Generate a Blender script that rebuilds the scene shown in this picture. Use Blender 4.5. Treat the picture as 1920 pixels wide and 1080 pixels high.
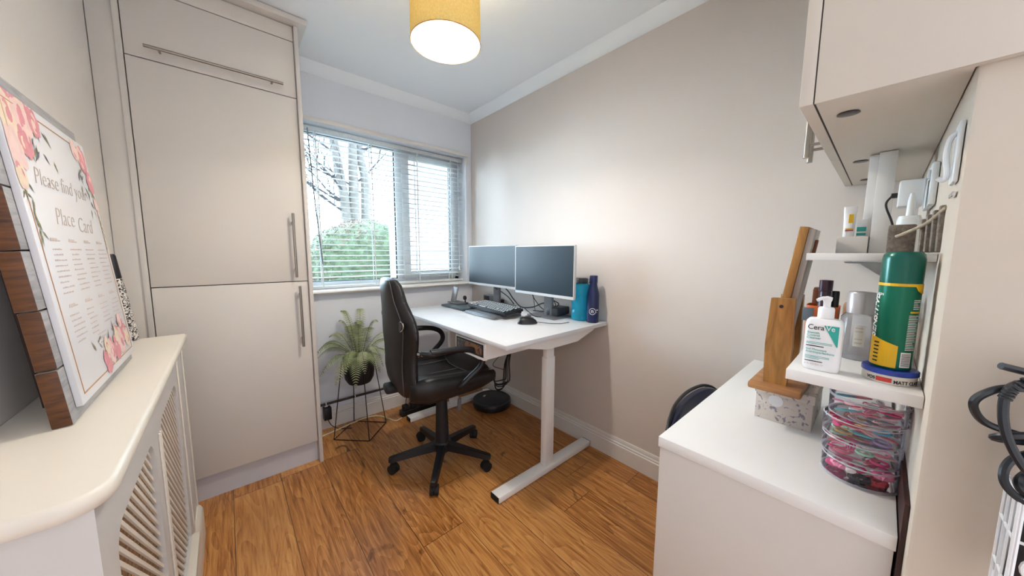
import bpy, bmesh, math, random
from mathutils import Vector, Matrix, Euler
random.seed(7)
for o in list(bpy.data.objects): bpy.data.objects.remove(o, do_unlink=True)
SC = bpy.context.scene
COL = SC.collection
PI = math.pi

# ------------------------------------------------------------------ camera
cam_d = bpy.data.cameras.new('camera'); cam = bpy.data.objects.new('camera', cam_d); COL.objects.link(cam)
cam_d.sensor_width = 36.0; cam_d.lens = 608.93 / 1920 * 36.0; cam_d.clip_start = 0.02; cam_d.clip_end = 200
YAW, PITCH, ROLL = math.radians(41.234), math.radians(-6.088), math.radians(0.2365)
fw = Vector((math.sin(YAW)*math.cos(PITCH), math.cos(YAW)*math.cos(PITCH), math.sin(PITCH)))
rt = Vector((math.cos(YAW), -math.sin(YAW), 0)); up = rt.cross(fw)
r2 = rt*math.cos(ROLL) + up*math.sin(ROLL); u2 = -rt*math.sin(ROLL) + up*math.cos(ROLL)
mw = Matrix.Identity(4)
for i in range(3):
    mw[i][0] = r2[i]; mw[i][1] = u2[i]; mw[i][2] = -fw[i]
mw.translation = (0, 0, 1.24)
cam.matrix_world = mw
SC.camera = cam

# ------------------------------------------------------------------ world, exposure
W = bpy.data.worlds.new('overcast_sky_hall_fill'); SC.world = W; W.use_nodes = True
bg = W.node_tree.nodes['Background']
# overcast sky: cool and white over the garden (+y); dim neutral fill light added on the open hall side (-y)
_t = W.node_tree; _tc = _t.nodes.new('ShaderNodeTexCoord'); _sx = _t.nodes.new('ShaderNodeSeparateXYZ'); _mr = _t.nodes.new('ShaderNodeMapRange')
_t.links.new(_tc.outputs['Generated'], _sx.inputs[0]); _t.links.new(_sx.outputs[1], _mr.inputs['Value'])
_mr.inputs['From Min'].default_value = -0.25; _mr.inputs['From Max'].default_value = 0.25
_rp = _t.nodes.new('ShaderNodeValToRGB'); _t.links.new(_mr.outputs[0], _rp.inputs['Fac'])
_rp.color_ramp.elements[0].color = (0.098, 0.098, 0.104, 1); _rp.color_ramp.elements[1].color = (0.84, 1.14, 1.44, 1)
_t.links.new(_rp.outputs['Color'], bg.inputs['Color']); bg.inputs['Strength'].default_value = 3.4
# soft daylight falling in through the window from the hazy sun behind the garden
sun_d = bpy.data.lights.new('hazy_sun', 'SUN'); sun_d.energy = 4.0; sun_d.color = (0.80, 0.92, 1.0); sun_d.angle = math.radians(80)
sun = bpy.data.objects.new('hazy_sun', sun_d); COL.objects.link(sun)
sun.rotation_euler = Vector((0.42, -0.80, -0.40)).to_track_quat('-Z', 'Y').to_euler()
SC.view_settings.view_transform = 'Standard'; SC.view_settings.look = 'None'
SC.view_settings.exposure = 2.4; SC.view_settings.gamma = 1.0
SC.view_settings.use_curve_mapping = False
SC.cycles.transparent_max_bounces = 32

# ------------------------------------------------------------------ materials
def lin(c):
    if isinstance(c, str):
        c = tuple(int(c[i:i+2], 16) for i in (0, 2, 4))
    return tuple(((v/255)/12.92 if v/255 <= 0.04045 else ((v/255+0.055)/1.055)**2.4) for v in c) + (1.0,)
def mat(name, col, rough=0.5, metal=0.0, var=0.04, scale=8.0, bump=0.0, bscale=120.0, spec=0.5, stretch=None, coat=0.0):
    m = bpy.data.materials.new(name); m.use_nodes = True
    nt = m.node_tree; b = nt.nodes['Principled BSDF']
    b.inputs['Roughness'].default_value = rough; b.inputs['Metallic'].default_value = metal
    b.inputs['Specular IOR Level'].default_value = spec; b.inputs['Coat Weight'].default_value = coat
    tc = nt.nodes.new('ShaderNodeTexCoord')
    src = tc.outputs['Object']
    if stretch:
        mp = nt.nodes.new('ShaderNodeMapping'); mp.inputs['Scale'].default_value = stretch
        nt.links.new(src, mp.inputs['Vector']); src = mp.outputs['Vector']
    n = nt.nodes.new('ShaderNodeTexNoise'); n.inputs['Scale'].default_value = scale; n.inputs['Detail'].default_value = 4
    nt.links.new(src, n.inputs['Vector'])
    rp = nt.nodes.new('ShaderNodeValToRGB'); c = lin(col)
    rp.color_ramp.elements[0].position = 0.3; rp.color_ramp.elements[1].position = 0.7
    rp.color_ramp.elements[0].color = tuple(max(0, v*(1-var)) for v in c[:3]) + (1,)
    rp.color_ramp.elements[1].color = tuple(min(1, v*(1+var)) for v in c[:3]) + (1,)
    nt.links.new(n.outputs['Fac'], rp.inputs['Fac']); nt.links.new(rp.outputs['Color'], b.inputs['Base Color'])
    if bump > 0:
        n2 = nt.nodes.new('ShaderNodeTexNoise'); n2.inputs['Scale'].default_value = bscale; n2.inputs['Detail'].default_value = 3
        nt.links.new(src, n2.inputs['Vector'])
        bp = nt.nodes.new('ShaderNodeBump'); bp.inputs['Strength'].default_value = bump; bp.inputs['Distance'].default_value = 0.002
        nt.links.new(n2.outputs['Fac'], bp.inputs['Height']); nt.links.new(bp.outputs['Normal'], b.inputs['Normal'])
    return m
def glow(name, col, strength):
    m = bpy.data.materials.new(name); m.use_nodes = True; nt = m.node_tree
    b = nt.nodes['Principled BSDF']; b.inputs['Base Color'].default_value = lin(col)
    b.inputs['Emission Color'].default_value = lin(col); b.inputs['Emission Strength'].default_value = strength
    return m
def clear(name, tint, gloss=0.08, rough=0.03, body=0.0, bodycol=(230,235,240)):
    m = bpy.data.materials.new(name); m.use_nodes = True; nt = m.node_tree; nt.nodes.clear()
    out = nt.nodes.new('ShaderNodeOutputMaterial')
    t = nt.nodes.new('ShaderNodeBsdfTransparent'); t.inputs['Color'].default_value = lin(tint)
    g = nt.nodes.new('ShaderNodeBsdfGlossy'); g.inputs['Roughness'].default_value = rough
    fr = nt.nodes.new('ShaderNodeFresnel'); fr.inputs['IOR'].default_value = 1.3 + gloss
    mx = nt.nodes.new('ShaderNodeMixShader')
    nt.links.new(fr.outputs['Fac'], mx.inputs['Fac']); nt.links.new(t.outputs[0], mx.inputs[1]); nt.links.new(g.outputs[0], mx.inputs[2])
    last = mx
    if body > 0:
        d = nt.nodes.new('ShaderNodeBsdfDiffuse'); d.inputs['Color'].default_value = lin(bodycol)
        m2 = nt.nodes.new('ShaderNodeMixShader'); m2.inputs['Fac'].default_value = body
        nt.links.new(mx.outputs[0], m2.inputs[1]); nt.links.new(d.outputs[0], m2.inputs[2]); last = m2
    nt.links.new(last.outputs[0], out.inputs['Surface'])
    return m
def translucent(name, col, trans=0.5):
    m = bpy.data.materials.new(name); m.use_nodes = True; nt = m.node_tree; nt.nodes.clear()
    out = nt.nodes.new('ShaderNodeOutputMaterial')
    tc = nt.nodes.new('ShaderNodeTexCoord'); mp = nt.nodes.new('ShaderNodeMapping'); mp.inputs['Scale'].default_value = (300, 300, 120)
    nz = nt.nodes.new('ShaderNodeTexNoise'); nz.inputs['Scale'].default_value = 1.0
    rp = nt.nodes.new('ShaderNodeValToRGB'); c = lin(col)
    rp.color_ramp.elements[0].color = tuple(v*0.86 for v in c[:3]) + (1,); rp.color_ramp.elements[1].color = c
    rp.color_ramp.elements[0].position = .3; rp.color_ramp.elements[1].position = .65
    nt.links.new(tc.outputs['Object'], mp.inputs['Vector']); nt.links.new(mp.outputs['Vector'], nz.inputs['Vector']); nt.links.new(nz.outputs['Fac'], rp.inputs['Fac'])
    d = nt.nodes.new('ShaderNodeBsdfDiffuse'); t = nt.nodes.new('ShaderNodeBsdfTranslucent')
    nt.links.new(rp.outputs['Color'], d.inputs['Color']); nt.links.new(rp.outputs['Color'], t.inputs['Color'])
    mx = nt.nodes.new('ShaderNodeMixShader'); mx.inputs['Fac'].default_value = trans
    nt.links.new(d.outputs[0], mx.inputs[1]); nt.links.new(t.outputs[0], mx.inputs[2]); nt.links.new(mx.outputs[0], out.inputs['Surface'])
    return m

class NB:   # tiny node builder
    def __init__(s, nt): s.nt = nt
    def m(s, op, a, b=None, c=None):
        n = s.nt.nodes.new('ShaderNodeMath'); n.operation = op
        for i, v in enumerate((a, b, c)):
            if v is None: continue
            if isinstance(v, (int, float)): n.inputs[i].default_value = v
            else: s.nt.links.new(v, n.inputs[i])
        return n.outputs[0]
    def comb(s, x, y, z):
        n = s.nt.nodes.new('ShaderNodeCombineXYZ')
        for i, v in enumerate((x, y, z)):
            if isinstance(v, (int, float)): n.inputs[i].default_value = v
            else: s.nt.links.new(v, n.inputs[i])
        return n.outputs[0]
    def noise(s, vec, scale=1, detail=4, dist=0.0, rough=0.5):
        n = s.nt.nodes.new('ShaderNodeTexNoise'); n.inputs['Scale'].default_value = scale; n.inputs['Detail'].default_value = detail
        n.inputs['Distortion'].default_value = dist; n.inputs['Roughness'].default_value = rough
        s.nt.links.new(vec, n.inputs['Vector']); return n.outputs['Fac']
    def white(s, v):
        n = s.nt.nodes.new('ShaderNodeTexWhiteNoise'); n.noise_dimensions = '1D'; s.nt.links.new(v, n.inputs['W']); return n.outputs['Value']
    def ramp(s, f, stops):
        n = s.nt.nodes.new('ShaderNodeValToRGB'); e = n.color_ramp.elements
        while len(e) > len(stops): e.remove(e[0])
        while len(e) < len(stops): e.new(0.5)
        for k, (p, c) in enumerate(stops): e[k].position = p; e[k].color = lin(c)
        s.nt.links.new(f, n.inputs['Fac']); return n.outputs['Color']
    def mix(s, f, a, b, mode='MIX'):
        n = s.nt.nodes.new('ShaderNodeMix'); n.data_type = 'RGBA'; n.blend_type = mode
        for i, v in ((0, f), (6, a), (7, b)):
            if isinstance(v, (int, float)): n.inputs[i].default_value = v
            elif isinstance(v, tuple): n.inputs[i].default_value = v
            else: s.nt.links.new(v, n.inputs[i])
        return n.outputs[2]

def wood_floor():
    m = bpy.data.materials.new('oak_laminate'); m.use_nodes = True; nt = m.node_tree; b = nt.nodes['Principled BSDF']; k = NB(nt)
    tc = nt.nodes.new('ShaderNodeTexCoord'); sx = nt.nodes.new('ShaderNodeSeparateXYZ'); nt.links.new(tc.outputs['Object'], sx.inputs[0])
    X, Y = sx.outputs[0], sx.outputs[1]
    px = k.m('DIVIDE', k.m('SUBTRACT', X, 0.147), 0.2); ix = k.m('FLOOR', px); fx = k.m('SUBTRACT', px, ix)
    r1 = k.white(ix)
    py = k.m('DIVIDE', k.m('ADD', Y, k.m('MULTIPLY', r1, 3.0)), 1.28); iy = k.m('FLOOR', py); fy = k.m('SUBTRACT', py, iy)
    r2_ = k.white(k.m('ADD', k.m('MULTIPLY', ix, 7.13), k.m('MULTIPLY', iy, 3.71)))
    off = k.m('MULTIPLY', r2_, 40.0)
    # cathedral grain: rings distorted along the plank
    v1 = k.comb(k.m('ADD', k.m('MULTIPLY', X, 5.0), off), k.m('MULTIPLY', Y, 0.75), off)
    warp = k.noise(v1, 1.6, 2, 0.4)
    rings = k.m('FRACT', k.m('MULTIPLY', k.m('ADD', warp, k.m('MULTIPLY', X, 0.35)), 17.0))
    v2 = k.comb(k.m('ADD', k.m('MULTIPLY', X, 95.0), off), k.m('MULTIPLY', Y, 4.5), off)
    fine = k.noise(v2, 1.0, 5, 0.3, 0.65)
    f = k.m('ADD', k.m('MULTIPLY', rings, 0.13), k.m('MULTIPLY', fine, 0.87))
    f = k.m('ADD', f, k.m('MULTIPLY', k.m('SUBTRACT', r2_, 0.5), 0.16))
    colr = k.ramp(f, [(0.25, '7e4a20'), (0.42, 'ad7038'), (0.55, 'c98c4e'), (0.75, 'dca664')])
    # blotches and knots
    v3 = k.comb(k.m('ADD', k.m('MULTIPLY', X, 3.0), off), k.m('MULTIPLY', Y, 2.0), 0.0)
    bl = k.noise(v3, 1.0, 2)
    colr = k.mix(k.m('MULTIPLY', k.m('SUBTRACT', bl, 0.42), 0.9), colr, lin('8a5a35'), 'MIX')
    v4 = k.comb(k.m('ADD', k.m('MULTIPLY', X, 11.0), off), k.m('MULTIPLY', Y, 6.0), off)
    kn = k.noise(v4, 1.0, 4, 1.2)
    kf = k.m('MULTIPLY', k.m('MAXIMUM', k.m('SUBTRACT', kn, 0.645), 0.0), 7.0)
    colr = k.mix(k.m('MINIMUM', kf, 0.8), colr, lin('45260f'))
    gx = k.m('LESS_THAN', k.m('MINIMUM', fx, k.m('SUBTRACT', 1.0, fx)), 0.0075)
    gy = k.m('LESS_THAN', k.m('MINIMUM', fy, k.m('SUBTRACT', 1.0, fy)), 0.0012)
    g = k.m('MAXIMUM', gx, gy)
    colr = k.mix(k.m('MULTIPLY', g, 0.75), colr, lin('3a2010'))
    nt.links.new(colr, b.inputs['Base Color'])
    b.inputs['Roughness'].default_value = 0.30
    bp = nt.nodes.new('ShaderNodeBump'); bp.inputs['Strength'].default_value = 0.18; bp.inputs['Distance'].default_value = 0.002
    nt.links.new(k.m('SUBTRACT', k.m('MULTIPLY', fine, 0.4), g), bp.inputs['Height']); nt.links.new(bp.outputs['Normal'], b.inputs['Normal'])
    return m
def grained(name, dark, light, axis=2, scale=14.0, rough=0.5, bump=0.2):
    m = bpy.data.materials.new(name); m.use_nodes = True; nt = m.node_tree; b = nt.nodes['Principled BSDF']; k = NB(nt)
    tc = nt.nodes.new('ShaderNodeTexCoord'); mp = nt.nodes.new('ShaderNodeMapping')
    s = [scale*7]*3; s[axis] = scale; mp.inputs['Scale'].default_value = s
    nt.links.new(tc.outputs['Object'], mp.inputs['Vector'])
    f = k.noise(mp.outputs['Vector'], 1.0, 5, 0.8, 0.6)
    nt.links.new(k.ramp(f, [(0.3, dark), (0.68, light)]), b.inputs['Base Color']); b.inputs['Roughness'].default_value = rough
    bp = nt.nodes.new('ShaderNodeBump'); bp.inputs['Strength'].default_value = bump; bp.inputs['Distance'].default_value = 0.001
    nt.links.new(f, bp.inputs['Height']); nt.links.new(bp.outputs['Normal'], b.inputs['Normal'])
    return m
def spotted(name, base, spot, scale=60.0, thr=0.55, rough=0.6, dist=1.0):
    m = bpy.data.materials.new(name); m.use_nodes = True; nt = m.node_tree; b = nt.nodes['Principled BSDF']; k = NB(nt)
    tc = nt.nodes.new('ShaderNodeTexCoord')
    f = k.noise(tc.outputs['Object'], scale, 3, dist, 0.6)
    nt.links.new(k.ramp(f, [(thr-0.02, base), (thr+0.02, spot)]), b.inputs['Base Color']); b.inputs['Roughness'].default_value = rough
    return m

MAT = dict(
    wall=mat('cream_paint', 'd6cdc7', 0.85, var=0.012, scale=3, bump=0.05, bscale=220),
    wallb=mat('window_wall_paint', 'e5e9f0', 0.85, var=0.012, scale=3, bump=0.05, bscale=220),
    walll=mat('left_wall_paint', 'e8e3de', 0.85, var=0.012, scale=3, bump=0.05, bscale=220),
    ceil=mat('ceiling_paint', 'f3f8fc', 0.9, var=0.008, scale=2),
    trim=mat('white_gloss_trim', 'e2ded9', 0.35, var=0.01),
    stub=mat('plaster_cream', 'cbbfb1', 0.85, var=0.03, scale=5, bump=0.12, bscale=60),
    upvc=mat('white_upvc', 'e6eaec', 0.3, var=0.005),
    gasket=mat('black_gasket', '22282c', 0.6),
    unit=mat('beige_gloss_laminate', 'd6d1cb', 0.42, var=0.008, scale=2),
    panelw=mat('white_laminate', 'e4e2e0', 0.35, var=0.006),
    endp_shaded=mat('shaded_white_laminate', 'cbc4be', 0.4, var=0.006),  # white laminate with the shade of the table end put into its colour
    wcab=mat('warm_beige_laminate', 'cfc6ba', 0.42, var=0.008, scale=2),
    plinth=mat('pale_grey_plinth', 'c9c9cf', 0.4, var=0.01),
    seam=mat('dark_seam', '2e2a27', 0.7),
    steel=mat('brushed_steel', '9b948c', 0.32, metal=0.9, var=0.05, scale=60, stretch=(1, 1, 20)),
    chrome=mat('chrome', 'd0d2d4', 0.12, metal=1.0, var=0.01),
    cover=mat('cream_satin_paint', 'e6dfd3', 0.38, var=0.012, scale=5, bump=0.02),
    coverf=mat('white_satin_paint', 'd2d0ce', 0.4, var=0.012, scale=5),
    rattan=mat('brown_backing', '2a190c', 0.8, var=0.35, scale=90),
    tanstrip=mat('tan_hardboard_edge', 'b58f6c', 0.7, var=0.1, scale=40),
    deskw=mat('white_desk_laminate', 'dddee1', 0.32, var=0.004),
    deskm=mat('white_powder_steel', 'f5f3f1', 0.38, var=0.006),
    black=mat('black_plastic', '16161a', 0.42, var=0.1),
    blackm=mat('matt_black_plastic', '1d1c1f', 0.6, var=0.1),
    leather=mat('black_leather', '1a1718', 0.42, spec=0.45, var=0.15, scale=30, bump=0.12, bscale=260),
    piping=mat('grey_piping', '4d4a4d', 0.45),
    rubber=mat('dark_rubber', '121214', 0.7),
    wire=mat('black_wire', '14100f', 0.5),
    pot=mat('matt_black_pot', '19171d', 0.55, var=0.1),
    soil=mat('dark_soil', '2a2018', 0.9, var=0.3, scale=60),
    fern=mat('pale_fern_green', '8f9a6c', 0.6, var=0.22, scale=25),
    fern2=mat('dusty_fern_green', 'a5ab86', 0.6, var=0.2, scale=25),
    stem=mat('fern_stem', '4f4630', 0.7),
    screen=mat('switched_off_screen', '1d2b35', 0.40, var=0.02, spec=0.32),
    silver=mat('silver_plastic', 'd4d6d8', 0.35, var=0.01),
    alu=mat('silver_aluminium', '8f9094', 0.35, metal=0.75, var=0.02),
    keycap=mat('pale_keycap', 'd5dee2', 0.45, var=0.05),
    keydark=mat('dark_keycap', '1d2226', 0.5, var=0.05),
    tablet=mat('dark_slate_cover', '3c4a52', 0.35, var=0.08, scale=20),
    phone=mat('grey_phone', '77757a', 0.3, var=0.04),
    teal=clear('teal_clear_plastic', '70def4', 0.05, 0.10, 0.34, (70, 222, 252)),
    navy=mat('navy_coating', '131f4e', 0.35, var=0.04),
    whiteink=mat('white_print', 'e8e8ea', 0.6, var=0.0),
    boxdark=mat('dark_grey_case', '34373d', 0.45, var=0.06),
    boxgrey=mat('mid_grey_case', '68686b', 0.5, var=0.04),
    cablew=mat('cream_cable', 'd9c9a4', 0.5),
    pipe=mat('dark_brown_pipe', '3a2824', 0.45, var=0.1),
    oak=grained('oak_frame', '8a5f2c', 'c08a48', 2, 6),
    oakb=grained('oak_base', '8e5f36', 'b98455', 1, 6),
    greyb=grained('grey_mirror_back', '9d938c', 'bdb3ab', 2, 5),
    plankf=grained('grey_washed_timber', '8f8f92', 'b5b4b5', 1, 9),
    plankt=grained('grey_timber_top', '77706a', '98918a', 1, 9),
    plankc=grained('raw_cut_timber', '3d210d', '74451f', 0, 12),
    strut=mat('dark_brown_strut', '2a1409', 0.7, var=0.2),
    card=mat('white_sign_panel', 'e6e6ea', 0.35, var=0.003),
    gold=mat('copper_line', 'c08a5c', 0.4, var=0.05),
    ink=mat('grey_script_ink', 'c6b8ae', 0.6),
    inkp=mat('faint_list_ink', 'd6c9c5', 0.6),
    petal1=mat('pale_pink_print', 'efd0ca', 0.6, var=0.08, scale=60),
    petal2=mat('rose_print', 'df969e', 0.6, var=0.1, scale=60),
    petal3=mat('peach_print', 'f0dcc4', 0.6, var=0.08, scale=60),
    leafp=mat('olive_leaf_print', '8d8a62', 0.6),
    leafd=mat('slate_leaf_print', '66666e', 0.6),
    tube=spotted('black_white_leaf_pattern', 'e3ddd6', '1a1a1c', 75, 0.5, 0.6, 2.5),
    shade=translucent('yellow_linen', 'e9d794', 0.22),
    lining=translucent('cream_lining', 'd9cdb0', 0.2),
    bulb=glow('warm_bulb', 'fff2d0', 2.2),
    slat=translucent('white_blind_slat', 'f2f4f4', 0.35),
    cord=mat('white_blind_cord', 'dfe4e4', 0.7),
    wand=mat('grey_wand', '6d7678', 0.3),
    glass=clear('window_glass', 'fbfdfd', 0.15),
    plastic=clear('clear_acrylic', 'fdfcfe', -0.12, 0.03, 0.05, (235, 232, 242)),
    plasticl=clear('clear_acrylic_rim', 'f8f8fb', -0.05, 0.04, 0.45, (240, 240, 248)),
    frost=clear('frosted_jar', 'f2f1f4', 0.1, 0.1, 0.28, (225, 222, 226)),
    cream=mat('white_bottle', 'edecee', 0.3, var=0.004),
    mint=mat('teal_print', '2ba79c', 0.5, var=0.02),
    inkb=mat('black_print', '1f2226', 0.6),
    green=mat('metallic_green', '0e7158', 0.28, metal=0.35, var=0.06),
    greend=mat('dark_green_cap', '0c5f52', 0.25, metal=0.2, var=0.04),
    yellow=mat('yellow_print', 'e5b518', 0.4, var=0.02),
    blue=mat('royal_blue_lid', '1f3c9c', 0.3, var=0.02),
    red=mat('red_print', 'c0322b', 0.5),
    tinw=mat('pale_tin', 'd8d2ca', 0.3, var=0.02),
    orange=mat('orange_pouch', 'c9622a', 0.5, var=0.06),
    plum=mat('dark_plum_cap', '33162a', 0.3),
    amber=mat('brown_box', '7a4326', 0.5, var=0.1),
    slate=mat('slate_blue_box', '66717c', 0.6, var=0.08),
    lidgrey=mat('silver_grey_lid', 'bdb9bb', 0.3, metal=0.2),
    tan=mat('tan_cap', 'c8a07a', 0.5),
    floral=spotted('floral_paper', 'cfc6bf', '85808f', 38, 0.6, 0.7, 2.0),
    darkw=grained('mahogany_edge', '1e0a07', '3c150c', 2, 6),
    lino=mat('navy_vinyl', '161c3c', 0.3, var=0.08),
    dryer=mat('black_cable', '1c1e24', 0.38, var=0.1),
    wirew=mat('white_wire', 'e2e2e4', 0.4),
    plaque=grained('weathered_grey_board', '564d45', '85796d', 0, 16),
    rope=mat('jute_rope', 'a79a86', 0.9, var=0.15, scale=90),
    spot=mat('dark_downlight', '4d4a48', 0.3, metal=0.5),
    sock=mat('white_socket', 'dfe3e6', 0.35),
    bark=mat('pale_bark', '77726f', 0.9, var=0.2, scale=9, bump=0.6, bscale=30),
    twig=mat('grey_twig', '403d42', 0.9),
    hedge=mat('hedge_green', '5c6b50', 0.8, var=0.45, scale=14),
    hedge2=mat('hedge_brown', '745f54', 0.8, var=0.4, scale=14),
    lawn=mat('lawn_green', '55634a', 0.95, var=0.3, scale=4, bump=0.5, bscale=40),
    render=mat('white_render', 'd6cfcd', 0.9, var=0.01, scale=1.5),
    art=spotted('brown_grey_print', '4a4c55', '9c6f48', 16, 0.5, 0.5, 1.5),
)

# ------------------------------------------------------------------ mesh helpers
class MB:
    def __init__(s): s.bm = bmesh.new(); s.mi = 0; s.M = Matrix.Identity(4)
    def _v(s, p): return s.bm.verts.new(s.M @ Vector(p))
    def _f(s, vs):
        try:
            f = s.bm.faces.new(vs); f.material_index = s.mi; return f
        except ValueError: return None
    def box(s, a, b, bev=0.0, rot=None, seg=2):
        a = Vector(a); b = Vector(b); c = (a+b)/2; h = (b-a)/2
        R = rot if rot is not None else Matrix.Identity(3)
        vs = [s._v(c + R @ Vector((h.x*x, h.y*y, h.z*z))) for x in (-1, 1) for y in (-1, 1) for z in (-1, 1)]
        fs = [s._f([vs[i] for i in q]) for q in ((0,1,3,2),(4,6,7,5),(0,4,5,1),(2,3,7,6),(0,2,6,4),(1,5,7,3))]
        if bev > 0:
            es = set(e for f in fs for e in f.edges)
            r = bmesh.ops.bevel(s.bm, geom=list(es), offset=bev, segments=seg, profile=0.5, affect='EDGES', clamp_overlap=True)
            for f in r['faces']: f.material_index = s.mi
        return s
    def obox(s, c, size, rot=(0, 0, 0), bev=0.0, seg=2):
        c = Vector(c); h = Vector(size)/2
        return s.box(c-h, c+h, bev, Euler(rot).to_matrix(), seg)
    def loft(s, rings, cap=True, closed=True):
        vr = [[s._v(p) for p in r] for r in rings]; n = len(vr[0])
        for i in range(len(vr)-1):
            for j in range(n if closed else n-1):
                s._f([vr[i][j], vr[i][(j+1) % n], vr[i+1][(j+1) % n], vr[i+1][j]])
        if cap and closed:
            s._f(list(reversed(vr[0]))); s._f(vr[-1])
        return s
    def lathe(s, prof, n=24, c=(0, 0, 0), axis='z', a0=0, a1=2*PI, cap=True):
        c = Vector(c); full = abs(a1-a0-2*PI) < 1e-6
        k = n if full else n+1
        rings = []
        for r, z in prof:
            ring = []
            for j in range(k):
                a = a0+(a1-a0)*j/n
                x, y = r*math.cos(a), r*math.sin(a)
                p = Vector((x, y, z)) if axis == 'z' else (Vector((z, x, y)) if axis == 'x' else Vector((y, z, x)))
                ring.append(c+p)
            rings.append(ring)
        s.loft(rings, cap=cap and full, closed=full)
        return s
    def cyl(s, p0, p1, r0, r1=None, n=16): return s.tube([p0, p1], r0, n, r1)
    def tube(s, pts, r, n=8, r1=None, closed=False, cap=True):
        pts = [Vector(p) for p in pts]
        m = len(pts); rings = []
        t0 = (pts[1]-pts[0]).normalized()
        ref = Vector((0, 0, 1)) if abs(t0.z) < 0.9 else Vector((1, 0, 0))
        nrm = (ref - t0*ref.dot(t0)).normalized()
        for i, p in enumerate(pts):
            if closed: t = (pts[(i+1) % m]-pts[i-1]).normalized()
            elif i == 0: t = t0
            elif i == m-1: t = (pts[-1]-pts[-2]).normalized()
            else: t = ((pts[i+1]-p).normalized()+(p-pts[i-1]).normalized())
            if t.length < 1e-6: t = t0
            t = t.normalized()
            nrm = (nrm - t*nrm.dot(t))
            if nrm.length < 1e-6: nrm = t.orthogonal()
            nrm.normalize(); bn = t.cross(nrm)
            if isinstance(r, (list, tuple)): rr = r[i]
            else: rr = r if r1 is None else r+(r1-r)*i/(m-1)
            rings.append([p+nrm*rr*math.cos(2*PI*j/n)+bn*rr*math.sin(2*PI*j/n) for j in range(n)])
        if closed:
            rings.append(rings[0]); return s.loft(rings, cap=False)
        return s.loft(rings, cap=cap)
    def prism(s, poly, lo, hi, f):     # poly of 2D points, f(u,v,w)->3D
        a = [s._v(f(u, v, lo)) for u, v in poly]; b = [s._v(f(u, v, hi)) for u, v in poly]; n = len(poly)
        s._f(list(reversed(a))); s._f(b)
        for i in range(n): s._f([a[i], a[(i+1) % n], b[(i+1) % n], b[i]])
        return s
    def ball(s, c, r, n=12, m=8, sc=(1, 1, 1)):
        prof = [(max(1e-4, r*math.sin(PI*i/m)), -r*math.cos(PI*i/m)) for i in range(m+1)]
        c = Vector(c)
        rings = [[c+Vector((q*math.cos(2*PI*j/n)*sc[0], q*math.sin(2*PI*j/n)*sc[1], z*sc[2])) for j in range(n)] for q, z in prof]
        return s.loft(rings)
    def torus(s, c, R, r, rot=(0, 0, 0), n=24, k=8, sc=(1, 1, 1)):
        E = Euler(rot).to_matrix(); c = Vector(c)
        return s.tube([c+E @ Vector((R*math.cos(2*PI*i/n)*sc[0], R*math.sin(2*PI*i/n)*sc[1], 0)) for i in range(n)], r, k, closed=True)
    def poly(s, pts): s._f([s._v(p) for p in pts]); return s
    def sheet(s, pts, th):             # flat polygon with thickness along its normal
        pts = [Vector(p) for p in pts]; n = (pts[1]-pts[0]).cross(pts[2]-pts[0]).normalized()
        a = [s._v(p-n*th/2) for p in pts]; b = [s._v(p+n*th/2) for p in pts]; k = len(pts)
        s._f(list(reversed(a))); s._f(b)
        for i in range(k): s._f([a[i], a[(i+1) % k], b[(i+1) % k], b[i]])
        return s
    def build(s, name, mats, parent=None, label=None, smooth=38):
        bmesh.ops.recalc_face_normals(s.bm, faces=s.bm.faces[:])
        me = bpy.data.meshes.new(name); s.bm.to_mesh(me); s.bm.free()
        for m in (mats if isinstance(mats, (list, tuple)) else [mats]): me.materials.append(MAT[m] if isinstance(m, str) else m)
        if smooth:
            me.shade_smooth(); me.set_sharp_from_angle(angle=math.radians(smooth))
        o = bpy.data.objects.new(name, me); COL.objects.link(o)
        if parent: o.parent = parent
        if label: o['label'] = label
        return o
def thing(name, label, cat, loc=(0, 0, 0), rot=0, group=None):
    o = bpy.data.objects.new(name, None); COL.objects.link(o); o.empty_display_size = 0.05
    o.location = loc; o.rotation_euler = rot if isinstance(rot, tuple) else (0, 0, rot)
    return tag(o, label, cat, group)
def tag(o, label, cat, group=None):
    o['label'] = label; o['category'] = cat
    if group: o['group'] = group
    return o
def struct(o): o['kind'] = 'structure'; return o
def text_mesh(body, size, extrude=0.0004, shear=0.0, bold=0.0, align='LEFT', space=1.0):
    c = bpy.data.curves.new('t', 'FONT'); c.body = body; c.size = size; c.extrude = extrude; c.shear = shear; c.align_x = align
    c.offset = bold; c.resolution_u = 3; c.space_character = space
    o = bpy.data.objects.new('t', c); COL.objects.link(o)
    me = bpy.data.meshes.new_from_object(o.evaluated_get(bpy.context.evaluated_depsgraph_get()))
    bpy.data.objects.remove(o); bpy.data.curves.remove(c)
    return me
def letters(items, name, material, parent, fn):
    """items: (text, size, u, v, shear, bold, align); fn maps (u, v, w) -> local 3D"""
    bm = bmesh.new()
    for it in items:
        body, size, u, v = it[:4]; sh = it[4] if len(it) > 4 else 0; bo = it[5] if len(it) > 5 else 0; al = it[6] if len(it) > 6 else 'LEFT'
        sx = it[7] if len(it) > 7 else 1.0
        me = text_mesh(body, size, 0.0002, sh, bo, al)
        k = len(bm.verts); bm.from_mesh(me); bpy.data.meshes.remove(me)
        bm.verts.ensure_lookup_table()
        for vtx in bm.verts[k:]:
            vtx.co = Vector(fn(u+vtx.co.x*sx, v+vtx.co.y, vtx.co.z+0.0002))
    me = bpy.data.meshes.new(name); bm.to_mesh(me); bm.free(); me.materials.append(MAT[material])
    o = bpy.data.objects.new(name, me); COL.objects.link(o); o.parent = parent
    return o
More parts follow.
